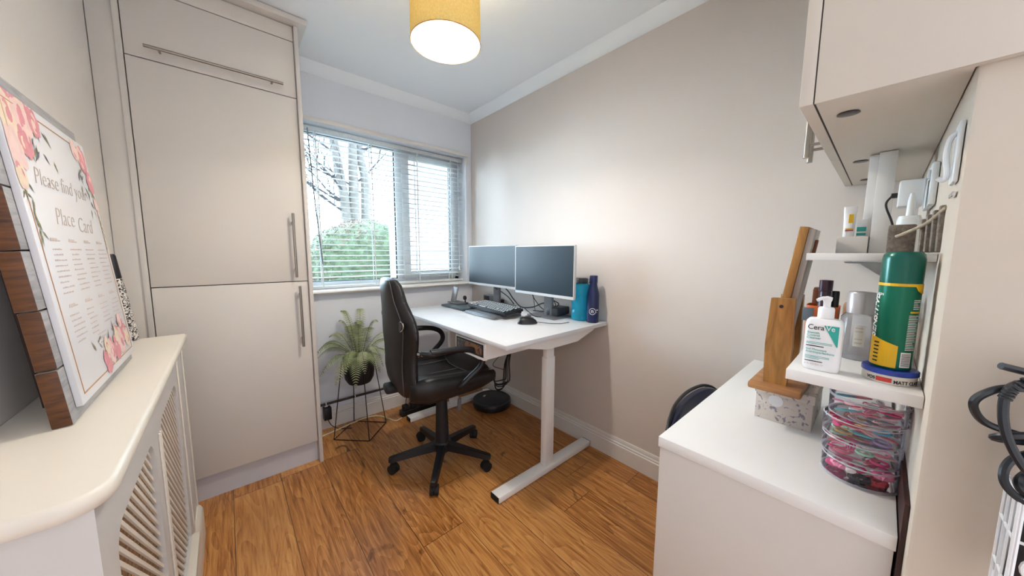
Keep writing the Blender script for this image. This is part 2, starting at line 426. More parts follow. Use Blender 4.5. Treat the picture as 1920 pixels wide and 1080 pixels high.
def bez(p, n=16):       # smooth curve through points (Catmull-Rom)
    p = [Vector(q) for q in p]; out = []
    q = [p[0]*2-p[1]] + p + [p[-1]*2-p[-2]]
    for i in range(1, len(q)-2):
        for k in range(n):
            t = k/n; a, b, c, d = q[i-1], q[i], q[i+1], q[i+2]
            out.append(0.5*((2*b)+(c-a)*t+(2*a-5*b+4*c-d)*t*t+(3*b-a-3*c+d)*t*t*t))
    out.append(p[-1]); return out

# ------------------------------------------------------------------ setting
XL, XR, YW, YN, ZC = -0.355, 1.712, 2.52, -0.06, 2.44
XS = 0.760        # end face of the near wall
struct(MB().box((XL-0.1, -0.9, -0.06), (XR+0.1, YW+0.28, 0)).build('floor', wood_floor()))
struct(MB().box((XL-0.1, -0.6, ZC), (XR+0.1, YW+0.28, ZC+0.08)).build('ceiling', 'ceil'))
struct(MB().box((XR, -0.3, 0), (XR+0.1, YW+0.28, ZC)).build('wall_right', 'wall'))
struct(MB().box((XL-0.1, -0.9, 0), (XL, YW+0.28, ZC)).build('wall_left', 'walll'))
struct(MB().box((XS, -0.42, 0), (XR, YN, ZC), 0.006).build('wall_front', 'stub'))
HX0, HX1, HZ0, HZ1 = 0.36, 1.655, 0.972, 2.085
wb = MB()
wb.box((XL, YW, 0), (XR, YW+0.28, HZ0)); wb.box((XL, YW, HZ1), (XR, YW+0.28, ZC))
wb.box((XL, YW, HZ0), (HX0, YW+0.28, HZ1)); wb.box((HX1, YW, HZ0), (XR, YW+0.28, HZ1))
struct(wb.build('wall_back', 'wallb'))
# coving
cv = [(0, 0), (0, -0.064), (0.008, -0.062), (0.03, -0.04), (0.05, -0.012), (0.054, 0)]
struct(MB().prism(cv, XL, XR, lambda u, v, w: (w, YW-u, ZC+v)).build('trim_1', 'ceil'))
struct(MB().prism(cv, YN, YW, lambda u, v, w: (XR-u, w, ZC+v)).build('trim_2', 'ceil'))
# skirting: ogee profile (out from wall, height)
sk = [(0, 0), (0.018, 0), (0.018, 0.092), (0.013, 0.097), (0.015, 0.104), (0.009, 0.112), (0.010, 0.119), (0.005, 0.131), (0, 0.132)]
struct(MB().prism(sk, 0.36, YW-0.0, lambda u, v, w: (XR-u, w, v)).build('baseboard_right', 'trim'))
struct(MB().prism(sk, 0.345, XR-0.018, lambda u, v, w: (w, YW-u, v)).build('baseboard_back', 'trim'))
# window board (sill), head moulding
sl = [(0.14, 0), (-0.045, 0), (-0.058, 0.006), (-0.062, 0.013), (-0.058, 0.020), (-0.045, 0.025), (0.14, 0.025)]
struct(MB().prism(sl, 0.36, XR-0.002, lambda u, v, w: (w, YW+u, 0.958+v)).build('trim_3', 'trim'))
hm = MB(); hm.box((0.36, YW-0.022, HZ1), (HX1+0.02, YW, HZ1+0.026), 0.004)
hm.box((HX1, YW-0.012, HZ1-0.07), (HX1+0.02, YW, HZ1), 0.002)
struct(hm.build('trim_4', 'trim'))

# window: fixed light on the left, side-hung casement on the right
WY = 2.66
wf = MB()
for a, b in (((HX0, WY, HZ0), (HX0+0.05, WY+0.07, HZ1)), ((HX1-0.045, WY, HZ0), (HX1, WY+0.07, HZ1)),
             ((HX0, WY, HZ0), (HX1, WY+0.07, 1.028)), ((HX0, WY, 2.062), (HX1, WY+0.07, HZ1))):
    wf.box(a, b, 0.004)
win = struct(wf.build('window_1', 'upvc'))
MB().box((1.068, WY-0.002, 1.028), (1.118, WY+0.07, 2.062), 0.004).build('mullion', 'upvc', win)
gk = MB()
gk.box((1.060, WY+0.012, 1.028), (1.069, WY+0.03, 2.062)); gk.box((HX0+0.05, WY+0.012, 2.054), (1.068, WY+0.03, 2.063)); gk.box((HX0+0.05, WY+0.012, 1.026), (1.068, WY+0.03, 1.034))
gk.build('gasket', 'gasket', win)
MB().box((HX0+0.05, WY+0.03, 1.028), (1.068, WY+0.036, 2.062)).build('pane', 'glass', win)
cs = MB()
for a, b in (((1.118, WY-0.016, 1.028), (1.178, WY+0.05, 2.062)), ((1.570, WY-0.016, 1.028), (1.612, WY+0.05, 2.062)),
             ((1.178, WY-0.016, 1.028), (1.570, WY+0.05, 1.080)), ((1.178, WY-0.016, 2.008), (1.570, WY+0.05, 2.062))):
    cs.box(a, b, 0.003)
csh = cs.build('casement_sash', 'upvc', win)
g2 = MB(); g2.box((1.177, WY-0.004, 1.079), (1.182, WY+0.02, 2.009)); g2.box((1.565, WY-0.004, 1.079), (1.571, WY+0.02, 2.009)); g2.box((1.178, WY-0.004, 1.078), (1.570, WY+0.02, 1.084))
g2.build('casement_gasket', 'gasket', csh)
MB().box((1.178, WY+0.02, 1.08), (1.570, WY+0.026, 2.008)).build('casement_pane', 'glass', csh)
MB().obox((1.36, WY-0.022, 1.05), (0.03, 0.012, 0.016), bev=0.002).obox((1.395, WY-0.032, 1.05), (0.10, 0.010, 0.014), (0, 0.12, 0), bev=0.003).build('casement_handle', 'upvc', csh)

# outside: garden
tag(MB().box((-8, 2.85, -0.35), (14, 30, -0.3)).build('lawn', 'lawn'), 'green lawn outside behind the window and hedge', 'lawn')
gw = MB(); gw.box((1.70, 4.0, -0.299), (1.98, 4.5, 4.2)); gw.box((1.98, 4.06, -0.299), (6.5, 4.5, 4.2))
tag(gw.build('garden_wall', 'render'), 'bright white rendered wall outside the right-hand casement', 'wall')
hd = MB(); rnd = random.Random(3)
N1, N2 = 46, 26
rings = []
for i in range(N2+1):
    f = i/N2; ring = []
    for j in range(N1):
        a = 2*PI*j/N1
        z = -0.28+2.0*f
        rr = (1-max(0, (f-0.55)/0.45)**2.6)**0.5 if f < 1 else 0.02
        q = 1+rnd.uniform(-0.03, 0.03)
        ring.append((1.72+0.95*rr*q*math.cos(a), 5.3+0.62*rr*q*math.sin(a), z+rnd.uniform(-0.012, 0.012)))
    rings.append(ring)
hd.loft(rings)
for k in range(9000):
    f = rnd.random()**0.7; a = PI+rnd.random()*PI
    z = -0.27+1.99*f; rr = (1-max(0, (f-0.55)/0.45)**2.6)**0.5
    p = Vector((1.72+0.97*rr*math.cos(a), 5.3+0.64*rr*math.sin(a), z+0.01)); s_ = rnd.uniform(0.012, 0.028)
    hd.mi = 1 if (math.sin(p.x*5.1+1.0)*math.sin(p.z*4.3+0.6) + rnd.uniform(-0.6, 0.6) > 0.30) else 0
    d = Vector((rnd.uniform(-1, 1), rnd.uniform(-1, -0.1), rnd.uniform(-0.4, 1))).normalized(); e = d.orthogonal().normalized()
    hd.poly([p, p+d*s_+e*s_*0.35, p+d*s_*2, p+d*s_-e*s_*0.35])
tag(hd.build('clipped_hedge', ['hedge', 'hedge2'], smooth=0), 'round-topped green and brown clipped hedge outside the window', 'hedge')
tr = thing('bare_tree', 'bare grey multi-trunk tree behind the hedge outside the window', 'tree', (1.98, 7.2, -0.27))
tk = MB()
trunks = [[(-0.08, 0, 0), (-0.12, 0, 2.3), (-0.20, 0.05, 3.2), (-0.30, 0.1, 4.2), (-0.42, 0.2, 6)], [(0.02, 0.05, 0), (0.05, 0, 2.3), (0.06, 0, 3.3), (0.10, 0.1, 4.4), (0.14, 0.2, 6)], [(0.22, 0, 0), (0.28, 0.05, 2.3), (0.28, 0, 3.0), (0.22, 0.1, 3.8), (0.34, 0.2, 6)]]
for t_ in trunks:
    c_ = bez(t_, 8); tk.tube(c_, [0.115-0.05*i/len(c_) for i in range(len(c_))], 10)
tk.build('trunk', 'bark', tr)
def branch(mb, p, d, L, r, depth, rn):
    pts = [p]; q = p.copy(); dd = d.copy()
    for i in range(5):
        dd = (dd+Vector((rn.uniform(-.22, .22), rn.uniform(-.2, .2), rn.uniform(-.1, .22)))).normalized(); q = q+dd*L/5; pts.append(q.copy())
    mb.tube(pts, r, 5, r*0.35)
    if depth > 0:
        for k in range(4):
            i = rn.randint(1, 5); nd = (dd+Vector((rn.uniform(-1, 1), rn.uniform(-.6, .6), rn.uniform(-.4, .9)))).normalized()
            branch(mb, pts[i], nd, L*0.6, r*0.5, depth-1, rn)
rn = random.Random(11); br = MB()
for k in range(26):
    t_ = trunks[k % 3]; h = rn.uniform(2.2, 5); c_ = bez(t_, 8); p = min(c_, key=lambda v: abs(v.z-h))
    sgn = -1 if (k % 3 == 0 or rn.random() < 0.4) else 1
    branch(br, p, Vector((sgn*rn.uniform(0.5, 1), rn.uniform(-.3, .3), rn.uniform(0.1, 0.9))).normalized(), rn.uniform(0.9, 1.7), 0.026, 2, rn)
br.build('branches', 'twig', tr)

# ------------------------------------------------------------------ venetian blind
bl = thing('venetian_blind', 'white slatted venetian blind hanging open across the window', 'blind', (0, 0, 0))
BX0, BX1, BY = 0.372, 1.648, 2.598
MB().box((BX0, BY-0.02, 2.048), (BX1, BY+0.02, 2.078), 0.003).build('headrail', 'slat', bl)
sm = MB(); z = 2.026; zs = []
while z > 1.03:
    zs.append(z); cy = BY
    sm.prism([(-0.024, 0.0), (-0.012, 0.0022), (0, 0.003), (0.012, 0.0022), (0.024, 0.0), (0.024, 0.0022), (0.012, 0.0044), (0, 0.0052), (-0.012, 0.0044), (-0.024, 0.0022)], BX0, BX1, lambda u, v, w: (w, cy+u, z+v+u*0.06))
    z -= 0.0385
sm.build('slats', 'slat', bl)
MB().box((BX0, BY-0.022, 0.987), (BX1, BY+0.022, 1.006), 0.004).build('bottom_rail', 'slat', bl)
for x in (0.50, 0.86, 1.22, 1.53):
    MB().box((x-0.004, BY-0.027, 1.0), (x+0.004, BY-0.0255, 2.05)).box((x-0.004, BY+0.0255, 1.0), (x+0.004, BY+0.027, 2.05)).build('ladder_cord', 'cord', bl)
MB().tube([(0.452, BY-0.05, 2.05), (0.470, BY-0.055, 1.6), (0.497, BY-0.06, 1.16)], 0.004, 6).build('tilt_wand', 'wand', bl)
MB().tube([(1.595, BY-0.04, 2.05), (1.600, BY-0.042, 1.5), (1.60, BY-0.042, 1.13)], 0.0016, 5).lathe([(0.001, 1.13), (0.006, 1.125), (0.008, 1.09), (0.001, 1.085)], 8, (1.60, BY-0.042, 0)).build('pull_cord', 'cord', bl)

# ------------------------------------------------------------------ pendant lamp
LX, LY, LZ, LR = 0.700, 1.195, 2.05, 0.134
lp = thing('pendant_lamp', 'yellow drum pendant lamp with lit bulb hanging from the ceiling', 'lamp', (LX, LY, LZ))
MB().lathe([(LR, 0), (LR*0.985, 0.21), (LR*0.985-0.002, 0.21), (LR-0.002, 0)], 48, cap=False).build('lamp_shade', 'shade', lp)
MB().lathe([(LR-0.0035, 0.002), (LR*0.985-0.0035, 0.208)], 48, cap=False).build('shade_lining', 'lining', lp)
MB().torus((0, 0, 0.001), LR-0.001, 0.0022, n=48, k=6).build('rim', 'gold', lp)
fr_ = MB(); fr_.torus((0, 0, 0.185), 0.024, 0.002, n=16, k=6)
for a in (0, 2.09, 4.19): fr_.cyl((0.024*math.cos(a), 0.024*math.sin(a), 0.185), ((LR-.006)*math.cos(a), (LR-.006)*math.sin(a), 0.205), 0.002, n=6)
fr_.build('shade_carrier', 'deskm', lp)
MB().lathe([(0.001, 0.15), (0.02, 0.152), (0.021, 0.20), (0.012, 0.215), (0.004, 0.23), (0.003, 0.375), (0.001, 0.376)], 16).build('lampholder', 'deskm', lp)
MB().lathe([(0.001, 0.052), (0.010, 0.055), (0.0165, 0.068), (0.0165, 0.15), (0.001, 0.151)], 16).build('bulb', 'bulb', lp)
MB().lathe([(0.001, 0.345), (0.03, 0.35), (0.045, 0.372), (0.048, ZC-LZ), (0.001, ZC-LZ)], 20).build('ceiling_rose', 'deskm', lp)
pl = bpy.data.lights.new('bulb_light', 'POINT'); pl.energy = 9.8; pl.color = (1.0, 0.955, 0.90); pl.shadow_soft_size = 0.03
po = bpy.data.objects.new('bulb_light', pl); COL.objects.link(po); po.location = (0, 0, 0.072); po.parent = lp

# ------------------------------------------------------------------ tall cabinet
YC = 2.126
tc_ = thing('tall_cabinet', 'tall beige fitted cabinet with steel bar handles beside the window', 'cabinet', (0, YC, 0))
MB().box((-0.262, 0.02, 0.13), (0.335, 0.388, 2.405)).build('carcass', 'unit', tc_)
MB().box((0.3385, -0.02, 0), (0.357, 0.37, 2.405), 0.002).build('side_panel', 'unit', tc_)
fl = MB(); fl.box((-0.353, 0.012, 0), (-0.283, 0.05, 2.405), 0.002); fl.box((-0.283, 0.004, 0.0), (-0.263, 0.05, 2.405), 0.002)
fl.build('filler_strip', 'unit', tc_)
MB().box((-0.262, 0.016, 0.13), (0.3385, 0.021, 2.41)).build('shadow_gap', 'seam', tc_)
MB().box((-0.26, 0.026, 0), (0.337, 0.05, 0.128)).build('plinth', 'plinth', tc_)
def bar(parent, p0, p1):
    p0 = Vector(p0); p1 = Vector(p1); d = (p1-p0).normalized(); mb = MB()
    mb.cyl(p0, p1, 0.0062, n=12)
    for q in (p0+d*0.045, p1-d*0.045): mb.cyl(q, (q.x, -0.001, q.z), 0.0045, n=10)
    return mb.build('bar_handle', 'steel', parent)
d = MB().box((-0.2595, 0, 0.131), (0.336, 0.017, 1.079), 0.0012).build('lower_door', 'unit', tc_); bar(d, (0.292, -0.036, 1.058), (0.292, -0.036, 0.719))
d = MB().box((-0.2595, 0, 1.083), (0.336, 0.017, 2.049), 0.0012).build('upper_door', 'unit', tc_); bar(d, (0.281, -0.036, 1.447), (0.281, -0.036, 1.106))
d = MB().box((-0.2595, 0, 2.053), (0.336, 0.017, 2.329), 0.0012).build('flap_door', 'unit', tc_); bar(d, (-0.201, -0.036, 2.090), (0.277, -0.036, 2.094))
MB().box((-0.2595, 0, 2.333), (0.336, 0.017, 2.404), 0.0012).build('top_panel', 'unit', tc_)
MB().box((-0.353, -0.052, 2.408), (0.395, 0.38, 2.436), 0.003).build('cornice', 'unit', tc_)

# ------------------------------------------------------------------ radiator cover
rc = thing('radiator_cover', 'cream radiator cover with lattice grilles along the left wall', 'radiator cover', (0, 0, 0))
tp = MB()
# top with rounded near corner and rolled nose
def top_outline(off):
    pts = [(XL+0.001, 0.700+off*0), (-0.20, 0.700-0.0+off), ]
    arc = [(-0.20+0.053*math.sin(a), 0.753-0.053*math.cos(a)) for a in [i*PI/2/8 for i in range(9)]]
    cx, cy = -0.20, 0.753
    arc = [(cx+(x-cx)*(0.053-off)/0.053, cy+(y-cy)*(0.053-off)/0.053) for x, y in arc]
    return [(XL+0.001, 0.700+off)] + arc + [(-0.147-off, 1.905), (XL+0.001, 1.905)]
lay = [(0.006, 0.872), (0.001, 0.878), (0.0, 0.885), (0.001, 0.893), (0.006, 0.899), (0.009, 0.900)]
tp.loft([[(x, y, z) for x, y in top_outline(o)] for o, z in lay])
tp.build('top', 'cover', rc)
FX = -0.168
ff = MB()
G = [(0.80, 1.165), (1.275, 1.640)]       # grille openings in y
z0, z1 = 0.175, 0.775
ys_ = [0.722, G[0][0], G[0][1], G[1][0], G[1][1], 1.885]
ff.box((FX-0.018, ys_[0], 0.0), (FX, ys_[1], 0.872)); ff.box((FX-0.018, ys_[2], 0.0), (FX, ys_[3], 0.872)); ff.box((FX-0.018, ys_[4], 0.0), (FX, ys_[5], 0.872))
for g in G:
    ff.box((FX-0.018, g[0], z1), (FX, g[1], 0.872)); ff.box((FX-0.018, g[0], 0), (FX, g[1], z0))
    for y, s_ in ((g[0], 1), (g[1], -1)):   # scalloped corners
        arc = [(y, z1), (y+s_*0.05, z1)] + [(y+s_*(0.05-0.05*math.sin(a)), z1-0.05+0.05*math.cos(a)) for a in [i*PI/2/6 for i in range(1, 7)]]
        ff.prism(arc, FX-0.018, FX, lambda u, v, w: (w, u, v))
ff.build('front_frame', 'coverf', rc)
for y in (1.232, 1.248, 1.70, 1.875):
    mm_ = MB(); mm_.box((FX, y-0.005, 0.146), (FX+0.005, y+0.005, 0.86 if y > 1.5 else 0.76), 0.002); mm_.build('post_moulding', 'cover', rc)
MB().box((FX-0.004, G[0][0]-0.004, 0.146), (FX+0.022, G[1][1]+0.01, 0.172), 0.003).build('bottom_ledge', 'cover', rc)
MB().prism([(0, 0), (0.018, 0), (0.018, 0.12), (0.012, 0.135), (0.003, 0.145), (0, 0.145)], 0.722, 1.885, lambda u, v, w: (FX+u, w, v)).build('skirting', 'cover', rc)
MB().box((XL+0.001, 0.722, 0), (FX-0.018, 0.738, 0.872)).build('end_panel', 'coverf', rc)
MB().box((XL+0.001, 1.87, 0), (FX-0.018, 1.885, 0.872)).build('end_panel', 'coverf', rc)
for g in G:
    la = MB()
    def strips(sg_, xo, w, pitch):      # 45-degree strips clipped to the opening
        c = -1.0
        while c < 2.2:                   # line: z = sg_*(y-g0) + c
            pts = []
            for y in (g[0], g[1]):
                z = z0+sg_*(y-g[0])+c
                if z0 <= z <= z1: pts.append((y, z))
            for z in (z0, z1):
                y = g[0]+(z-z0-c)*sg_
                if g[0] < y < g[1]: pts.append((y, z))
            if len(pts) >= 2:
                pts.sort(); (ya, za), (yb, zb_) = pts[0], pts[-1]
                d_ = Vector((0, yb-ya, zb_-za))
                if d_.length > 0.012:
                    n_ = Vector((0, -d_.z, d_.y)).normalized()*w/2; t_ = Vector((0.002, 0, 0))
                    A, B_ = Vector((FX-xo, ya, za)), Vector((FX-xo, yb, zb_))
                    la.loft([[A-n_-t_, A+n_-t_, A+n_+t_, A-n_+t_], [B_-n_-t_, B_+n_-t_, B_+n_+t_, B_-n_+t_]])
            c += pitch
    la.mi = 1; strips(1, 0.0165, 0.0125, 0.042)
    la.mi = 0; strips(-1, 0.0090, 0.0085, 0.030)
    la.build('lattice_grille', ['cover', 'tanstrip'], rc)
    MB().box((FX-0.049, g[0]-0.01, z0-0.01), (FX-0.046, g[1]+0.01, z1+0.01)).build('grille_backing', 'rattan', rc)

# ------------------------------------------------------------------ seating-plan sign leaning on the left wall
th = math.atan2(0.057, 0.676)
sg = thing('seating_sign', 'white floral seating-plan sign on grey timber boards standing on the radiator cover', 'sign', (-0.2475, 1.021, 0.9025), (0, -th, 0))
# local: x out of the board face, y along, z up
zz = 0.0; hs = [0.115, 0.115, 0.112, 0.114, 0.112, 0.110]
for k, h in enumerate(hs):
    y0 = (0.0, 0.004, -0.003, 0.002, -0.002, 0.003)[k]
    pk = MB(); pk.box((-0.026, y0, zz), (0, 0.535, zz+h-0.003), 0.0012)
    for f in pk.bm.faces:
        n = f.normal if f.normal.length else None
        f.normal_update()
        if f.normal.y < -0.9: f.material_index = 1
        elif f.normal.z > 0.9: f.material_index = 2
    pk.build('plank', ['plankf', 'plankc', 'plankt'], sg); zz += h
for y_ in (0.06, 0.42): MB().box((-0.046, y_, 0.03), (-0.027, y_+0.04, 0.60), 0.001).build('batten', 'strut', sg)
pn = MB().box((0.0005, 0.032, 0.024), (0.010, 0.528, 0.640), 0.001).build('printed_panel', 'card', sg)
def SP(u, v, w=0.0): return (0.0104+w, 0.032+u, 0.024+v)      # on the panel; u 0-0.496, v 0-0.616
bd = MB()
for a, b in (((0.020, 0.018), (0.0225, 0.598)), ((0.020, 0.018), (0.476, 0.0205)), ((0.4735, 0.018), (0.476, 0.598)), ((0.020, 0.5955), (0.476, 0.598))):
    bd.box(SP(*a, -0.0002), SP(*b, 0.0004))
bd.build('border_line', 'gold', pn)
for it_ in (('Please find your', 0.052, 0.075, 0.450, 0.35, -0.0011, 'LEFT', 0.98), ('Place', 0.056, 0.130, 0.372, 0.35, -0.0011, 'LEFT', 1.0), ('Card', 0.056, 0.265, 0.362, 0.35, -0.0011, 'LEFT', 1.0)): letters([it_], 'heading_lettering', 'ink', pn, lambda u, v, w: SP(u, v, w))
nl = MB(); rn = random.Random(5)
def name_line(u, v, L):
    x = 0
    while x < L:
        s_ = rn.uniform(0.006, 0.014); nl.box(SP(u+x, v, 0), SP(min(u+x+s_, u+L), v+rn.uniform(0.002, 0.0035), 0.0003)); x += s_+0.002
for ci, u in enumerate((0.06, 0.165, 0.27, 0.375)):
    for h0, cnt in ((0.335, 9), (0.195, 5 if ci > 1 else 6)):
        name_line(u+0.01, h0, 0.05); nl.box(SP(u+0.012, h0+0.002, 0), SP(u+0.045, h0+0.007, 0.0003))
        for j in range(cnt): name_line(u+rn.uniform(0, .01), h0-0.018-j*0.0115, rn.uniform(0.045, 0.075))
        nl.build('name_list_lettering', 'inkp', pn); nl = MB()
for u, v0 in ((0.20, 0.110), (0.33, 0.112)):
    for j in range(5): name_line(u+rn.uniform(0, .01), v0-j*0.011, rn.uniform(0.05, 0.085))
    nl.build('name_list_lettering', 'inkp', pn); nl = MB()
nl.bm.free()
fw_ = MB(); rn = random.Random(8); lvl = [0]
def flush_flowers():
    global fw_
    fw_.build('printed_flowers', ['petal1', 'petal2', 'petal3', 'leafp', 'leafd'], pn, smooth=0); fw_ = MB()
def flower(u, v, r, mi):
    for ring, cnt, rr in ((1.0, 7, 0.62), (0.6, 6, 0.5), (0.25, 4, 0.36)):
        for k in range(cnt):
            a = 2*PI*k/cnt+rn.uniform(0, .6); cu, cvv = u+r*ring*0.6*math.cos(a), v+r*ring*0.6*math.sin(a)
            lvl[0] += 1; w = 0.0003+lvl[0]*2e-6
            fw_.mi = mi if rn.random() < 0.7 else rn.choice((0, 1, 2))
            fw_.poly([SP(max(0.001, min(0.495, cu+r*rr*0.62*math.cos(b))), max(0.001, min(0.615, cvv+r*rr*0.8*math.sin(b))), w) for b in [i*PI/4 for i in range(8)]])
def leaf(u, v, a, L, mi):
    lvl[0] += 1; w = 0.0002+lvl[0]*2e-6; fw_.mi = mi
    c, s_ = math.cos(a), math.sin(a)
    P = [(0, 0), (0.35*L, 0.11*L), (L, 0), (0.35*L, -0.11*L)]
    fw_.poly([SP(max(0.001, min(0.495, u+c*x-s_*y)), max(0.001, min(0.615, v+s_*x+c*y)), w) for x, y in P])
for k in range(26): leaf(0.13+rn.uniform(-.09, .09), 0.565+rn.uniform(-.05, .02), rn.uniform(-2.6, -0.4), rn.uniform(.02, .045), rn.choice((3, 4)))
for u, v, r, mi in ((0.04, 0.575, 0.05, 2), (0.10, 0.585, 0.045, 0), (0.155, 0.585, 0.03, 1), (0.03, 0.505, 0.042, 0), (0.085, 0.53, 0.032, 1), (0.02, 0.455, 0.025, 2)): flower(u, v, r, mi)
for k in range(16): leaf(0.03+rn.uniform(-.015, .02), 0.34+k*0.007, rn.uniform(-1.2, 1.0)-1.2, rn.uniform(.018, .03), 3)
flush_flowers()
for k in range(18): leaf(0.43+rn.uniform(-.05, .05), 0.53+rn.uniform(-.10, .02), rn.uniform(-2.6, -0.6), rn.uniform(.018, .036), rn.choice((3, 4)))
for u, v, r, mi in ((0.40, 0.585, 0.026, 0), (0.45, 0.57, 0.036, 1), (0.475, 0.51, 0.03, 1), (0.48, 0.45, 0.02, 0)): flower(u, v, r, mi)
for k in range(10): leaf(0.478+rn.uniform(-.008, .008), 0.33+k*0.010, rn.uniform(-2.2, -0.9), rn.uniform(.016, .028), 3)
flush_flowers()
for k in range(34): leaf(0.32+rn.uniform(-.17, .15), 0.05+rn.uniform(-.02, .05), rn.uniform(0.2, 3.0), rn.uniform(.018, .04), rn.choice((3, 4)))
for u, v, r, mi in ((0.22, 0.040, 0.032, 1), (0.27, 0.055, 0.034, 0), (0.32, 0.052, 0.034, 1), (0.375, 0.062, 0.036, 0), (0.42, 0.085, 0.03, 1), (0.44, 0.055, 0.025, 2), (0.24, 0.075, 0.022, 2), (0.40, 0.115, 0.02, 0), (0.345, 0.085, 0.024, 2)): flower(u, v, r, mi)
flush_flowers()

# patterned tube behind the sign
tb = thing('patterned_umbrella', 'slim folded umbrella with black handle and black-white leaf pattern behind the sign', 'umbrella', (-0.292, 1.888, 0.9), (0, math.radians(-6), 0))
# leans towards the wall and the cabinet
MB().lathe([(0.001, 0.0), (0.016, 0.002), (0.0175, 0.03), (0.0175, 0.235), (0.014, 0.24), (0.001, 0.24)], 16).build('patterned_sleeve', 'tube', tb)
MB().lathe([(0.001, 0.24), (0.0165, 0.241), (0.0165, 0.325), (0.014, 0.332), (0.001, 0.333)], 16).build('handle', 'black', tb)

# ------------------------------------------------------------------ fern on its wire stand
ps = thing('plant_stand', 'black geometric wire plant stand under the fern pot', 'plant stand', (0.63, 2.312, 0))
wr = MB(); tz = 0.505
B = [(-0.172, 0, 0.003), (0, -0.170, 0.003), (0.172, 0, 0.003), (0, 0.172, 0.003)]
T = [(-0.104, 0, tz), (0, -0.104, tz), (0.104, 0, tz), (0, 0.104, tz)]
for i in range(4):
    wr.cyl(B[i], B[(i+1) % 4], 0.003, n=6); wr.cyl(B[i], T[i], 0.003, n=6)
wr.torus((0, 0, tz), 0.104, 0.003, n=32, k=6)
for i in range(4): wr.cyl(T[i], (T[i][0]*0.9, T[i][1]*0.9, tz-0.01), 0.0025, n=6)
wr.build('wire_frame', 'wire', ps)
pf = thing('potted_fern', 'bushy pale green fern in a matt black pot between cabinet and chair', 'plant', (0.635, 2.312, 0.345))
MB().lathe([(0.001, 0), (0.045, 0.001), (0.072, 0.012), (0.090, 0.045), (0.0965, 0.09), (0.0985, 0.195), (0.094, 0.196), (0.092, 0.165), (0.001, 0.164)], 36).build('pot', 'pot', pf)
MB().lathe([(0.001, 0.172), (0.05, 0.174), (0.090, 0.166), (0.09, 0.160), (0.001, 0.160)], 20).build('soil', 'soil', pf)
rn = random.Random(21)
def frond(ang, L, rise, droop, mi, twist=0.0):
    mb = MB(); n = 30; pts = []
    d = Vector((math.cos(ang), math.sin(ang), 0)); side = Vector((-math.sin(ang), math.cos(ang), 0))
    for i in range(n+1):
        t = i/n
        pts.append(d*(0.02+L*0.82*(t**1.05))+side*(twist*t*t)+Vector((0, 0, 0.17+rise*math.sin(min(1.0, t*1.15)*PI*0.5)-droop*t**2.4)))
    mb.mi = 1; mb.tube(pts, 0.0017, 5, 0.0006); mb.mi = 0
    for i in range(3, n+1):
        for half in (0,):
            if i == n and half: continue
            t = (i+half)/n; p = pts[i] if not half else (pts[i]+pts[i+1])/2
            tg = (pts[min(n, i+1)]-pts[i-1]).normalized(); s_ = tg.cross(Vector((0, 0, 1)))
            s_ = s_.normalized() if s_.length > 1e-3 else side
            nn = s_.cross(tg).normalized()
            w = 0.054*(math.sin(PI*min(1, t*0.93+0.07)))**0.8*(L/0.26)**0.5+0.006
            for sg_ in (1, -1):
                a = (s_*sg_*0.92+tg*0.38-nn*0.14).normalized(); q = tg*0.0030
                tip = p+a*w-Vector((0, 0, w*0.16)); mid = p+a*w*0.5
                mb.poly([p-q, mid-q*0.95, tip, mid+q*0.95, p+q])
    mb.build('frond', ['fern' if mi else 'fern2', 'stem'], pf, smooth=0)
FR = [(2.9, .29, .16, .14), (3.35, .28, .12, .16), (3.8, .26, .10, .20), (4.25, .22, .10, .22), (4.7, .20, .14, .18), (5.2, .23, .12, .17), (5.7, .26, .13, .15), (6.15, .29, .17, .10),
      (0.2, .29, .20, .08), (0.7, .24, .22, .06), (1.2, .20, .24, .05), (1.7, .22, .24, .05), (2.3, .25, .22, .08), (2.7, .27, .20, .12), (1.0, .12, .34, .01), (2.0, .13, .33, .0), (3.3, .12, .30, .02), (4.6, .11, .30, .03),
      (5.9, .14, .29, .03), (4.0, .22, .16, .20), (5.4, .20, .17, .20), (3.05, .30, .20, .12)]
for k, (a, L, r_, dr) in enumerate(FR): frond(a+rn.uniform(-.1, .1), L, r_, dr, k % 2, rn.uniform(-.03, .03))

# pipe above the skirting
hp = thing('heating_pipe', 'dark brown pipe running above the skirting below the window', 'pipe', (0, 0, 0))
MB().tube([(0.362, 2.488, 0.186), (1.0, 2.488, 0.187), (1.70, 2.488, 0.187)], 0.0085, 12).build('pipe', 'pipe', hp)
for x in (0.455, 0.645, 1.30):
    MB().box((x-0.009, 2.477, 0.170), (x+0.009, 2.519, 0.176), 0.001).torus((x, 2.488, 0.187), 0.010, 0.003, (0, PI/2, 0), 16, 6).build('pipe_clip', 'deskm', hp)
pg = thing('plug_adapter', 'black mains plug adapter low on the wall beside the cabinet', 'plug', (0.458, 2.488, 0.125))
MB().box((-0.024, -0.036, -0.044), (0.024, 0.013, 0.044), 0.004).build('body', 'black', pg)
MB().box((-0.04, 0.0135, -0.055), (0.04, 0.0315, 0.045), 0.003).build('wall_socket', 'deskm', pg)
MB().tube(bez([(0, -0.02, -0.045), (0.02, -0.03, -0.09), (0.06, -0.05, -0.118), (0.13, -0.10, -0.120)], 8), 0.0025, 6).build('cable', 'black', pg)
tag(MB().tube(bez([(0.40, 2.40, 0.006), (0.52, 2.43, 0.006), (0.68, 2.47, 0.006), (0.78, 2.45, 0.006), (0.83, 2.36, 0.006), (0.86, 2.28, 0.006), (0.91, 2.285, 0.010)], 8), 0.005, 8).build('floor_cable', 'cablew'), 'cream cable lying on the floor under the window', 'cable')

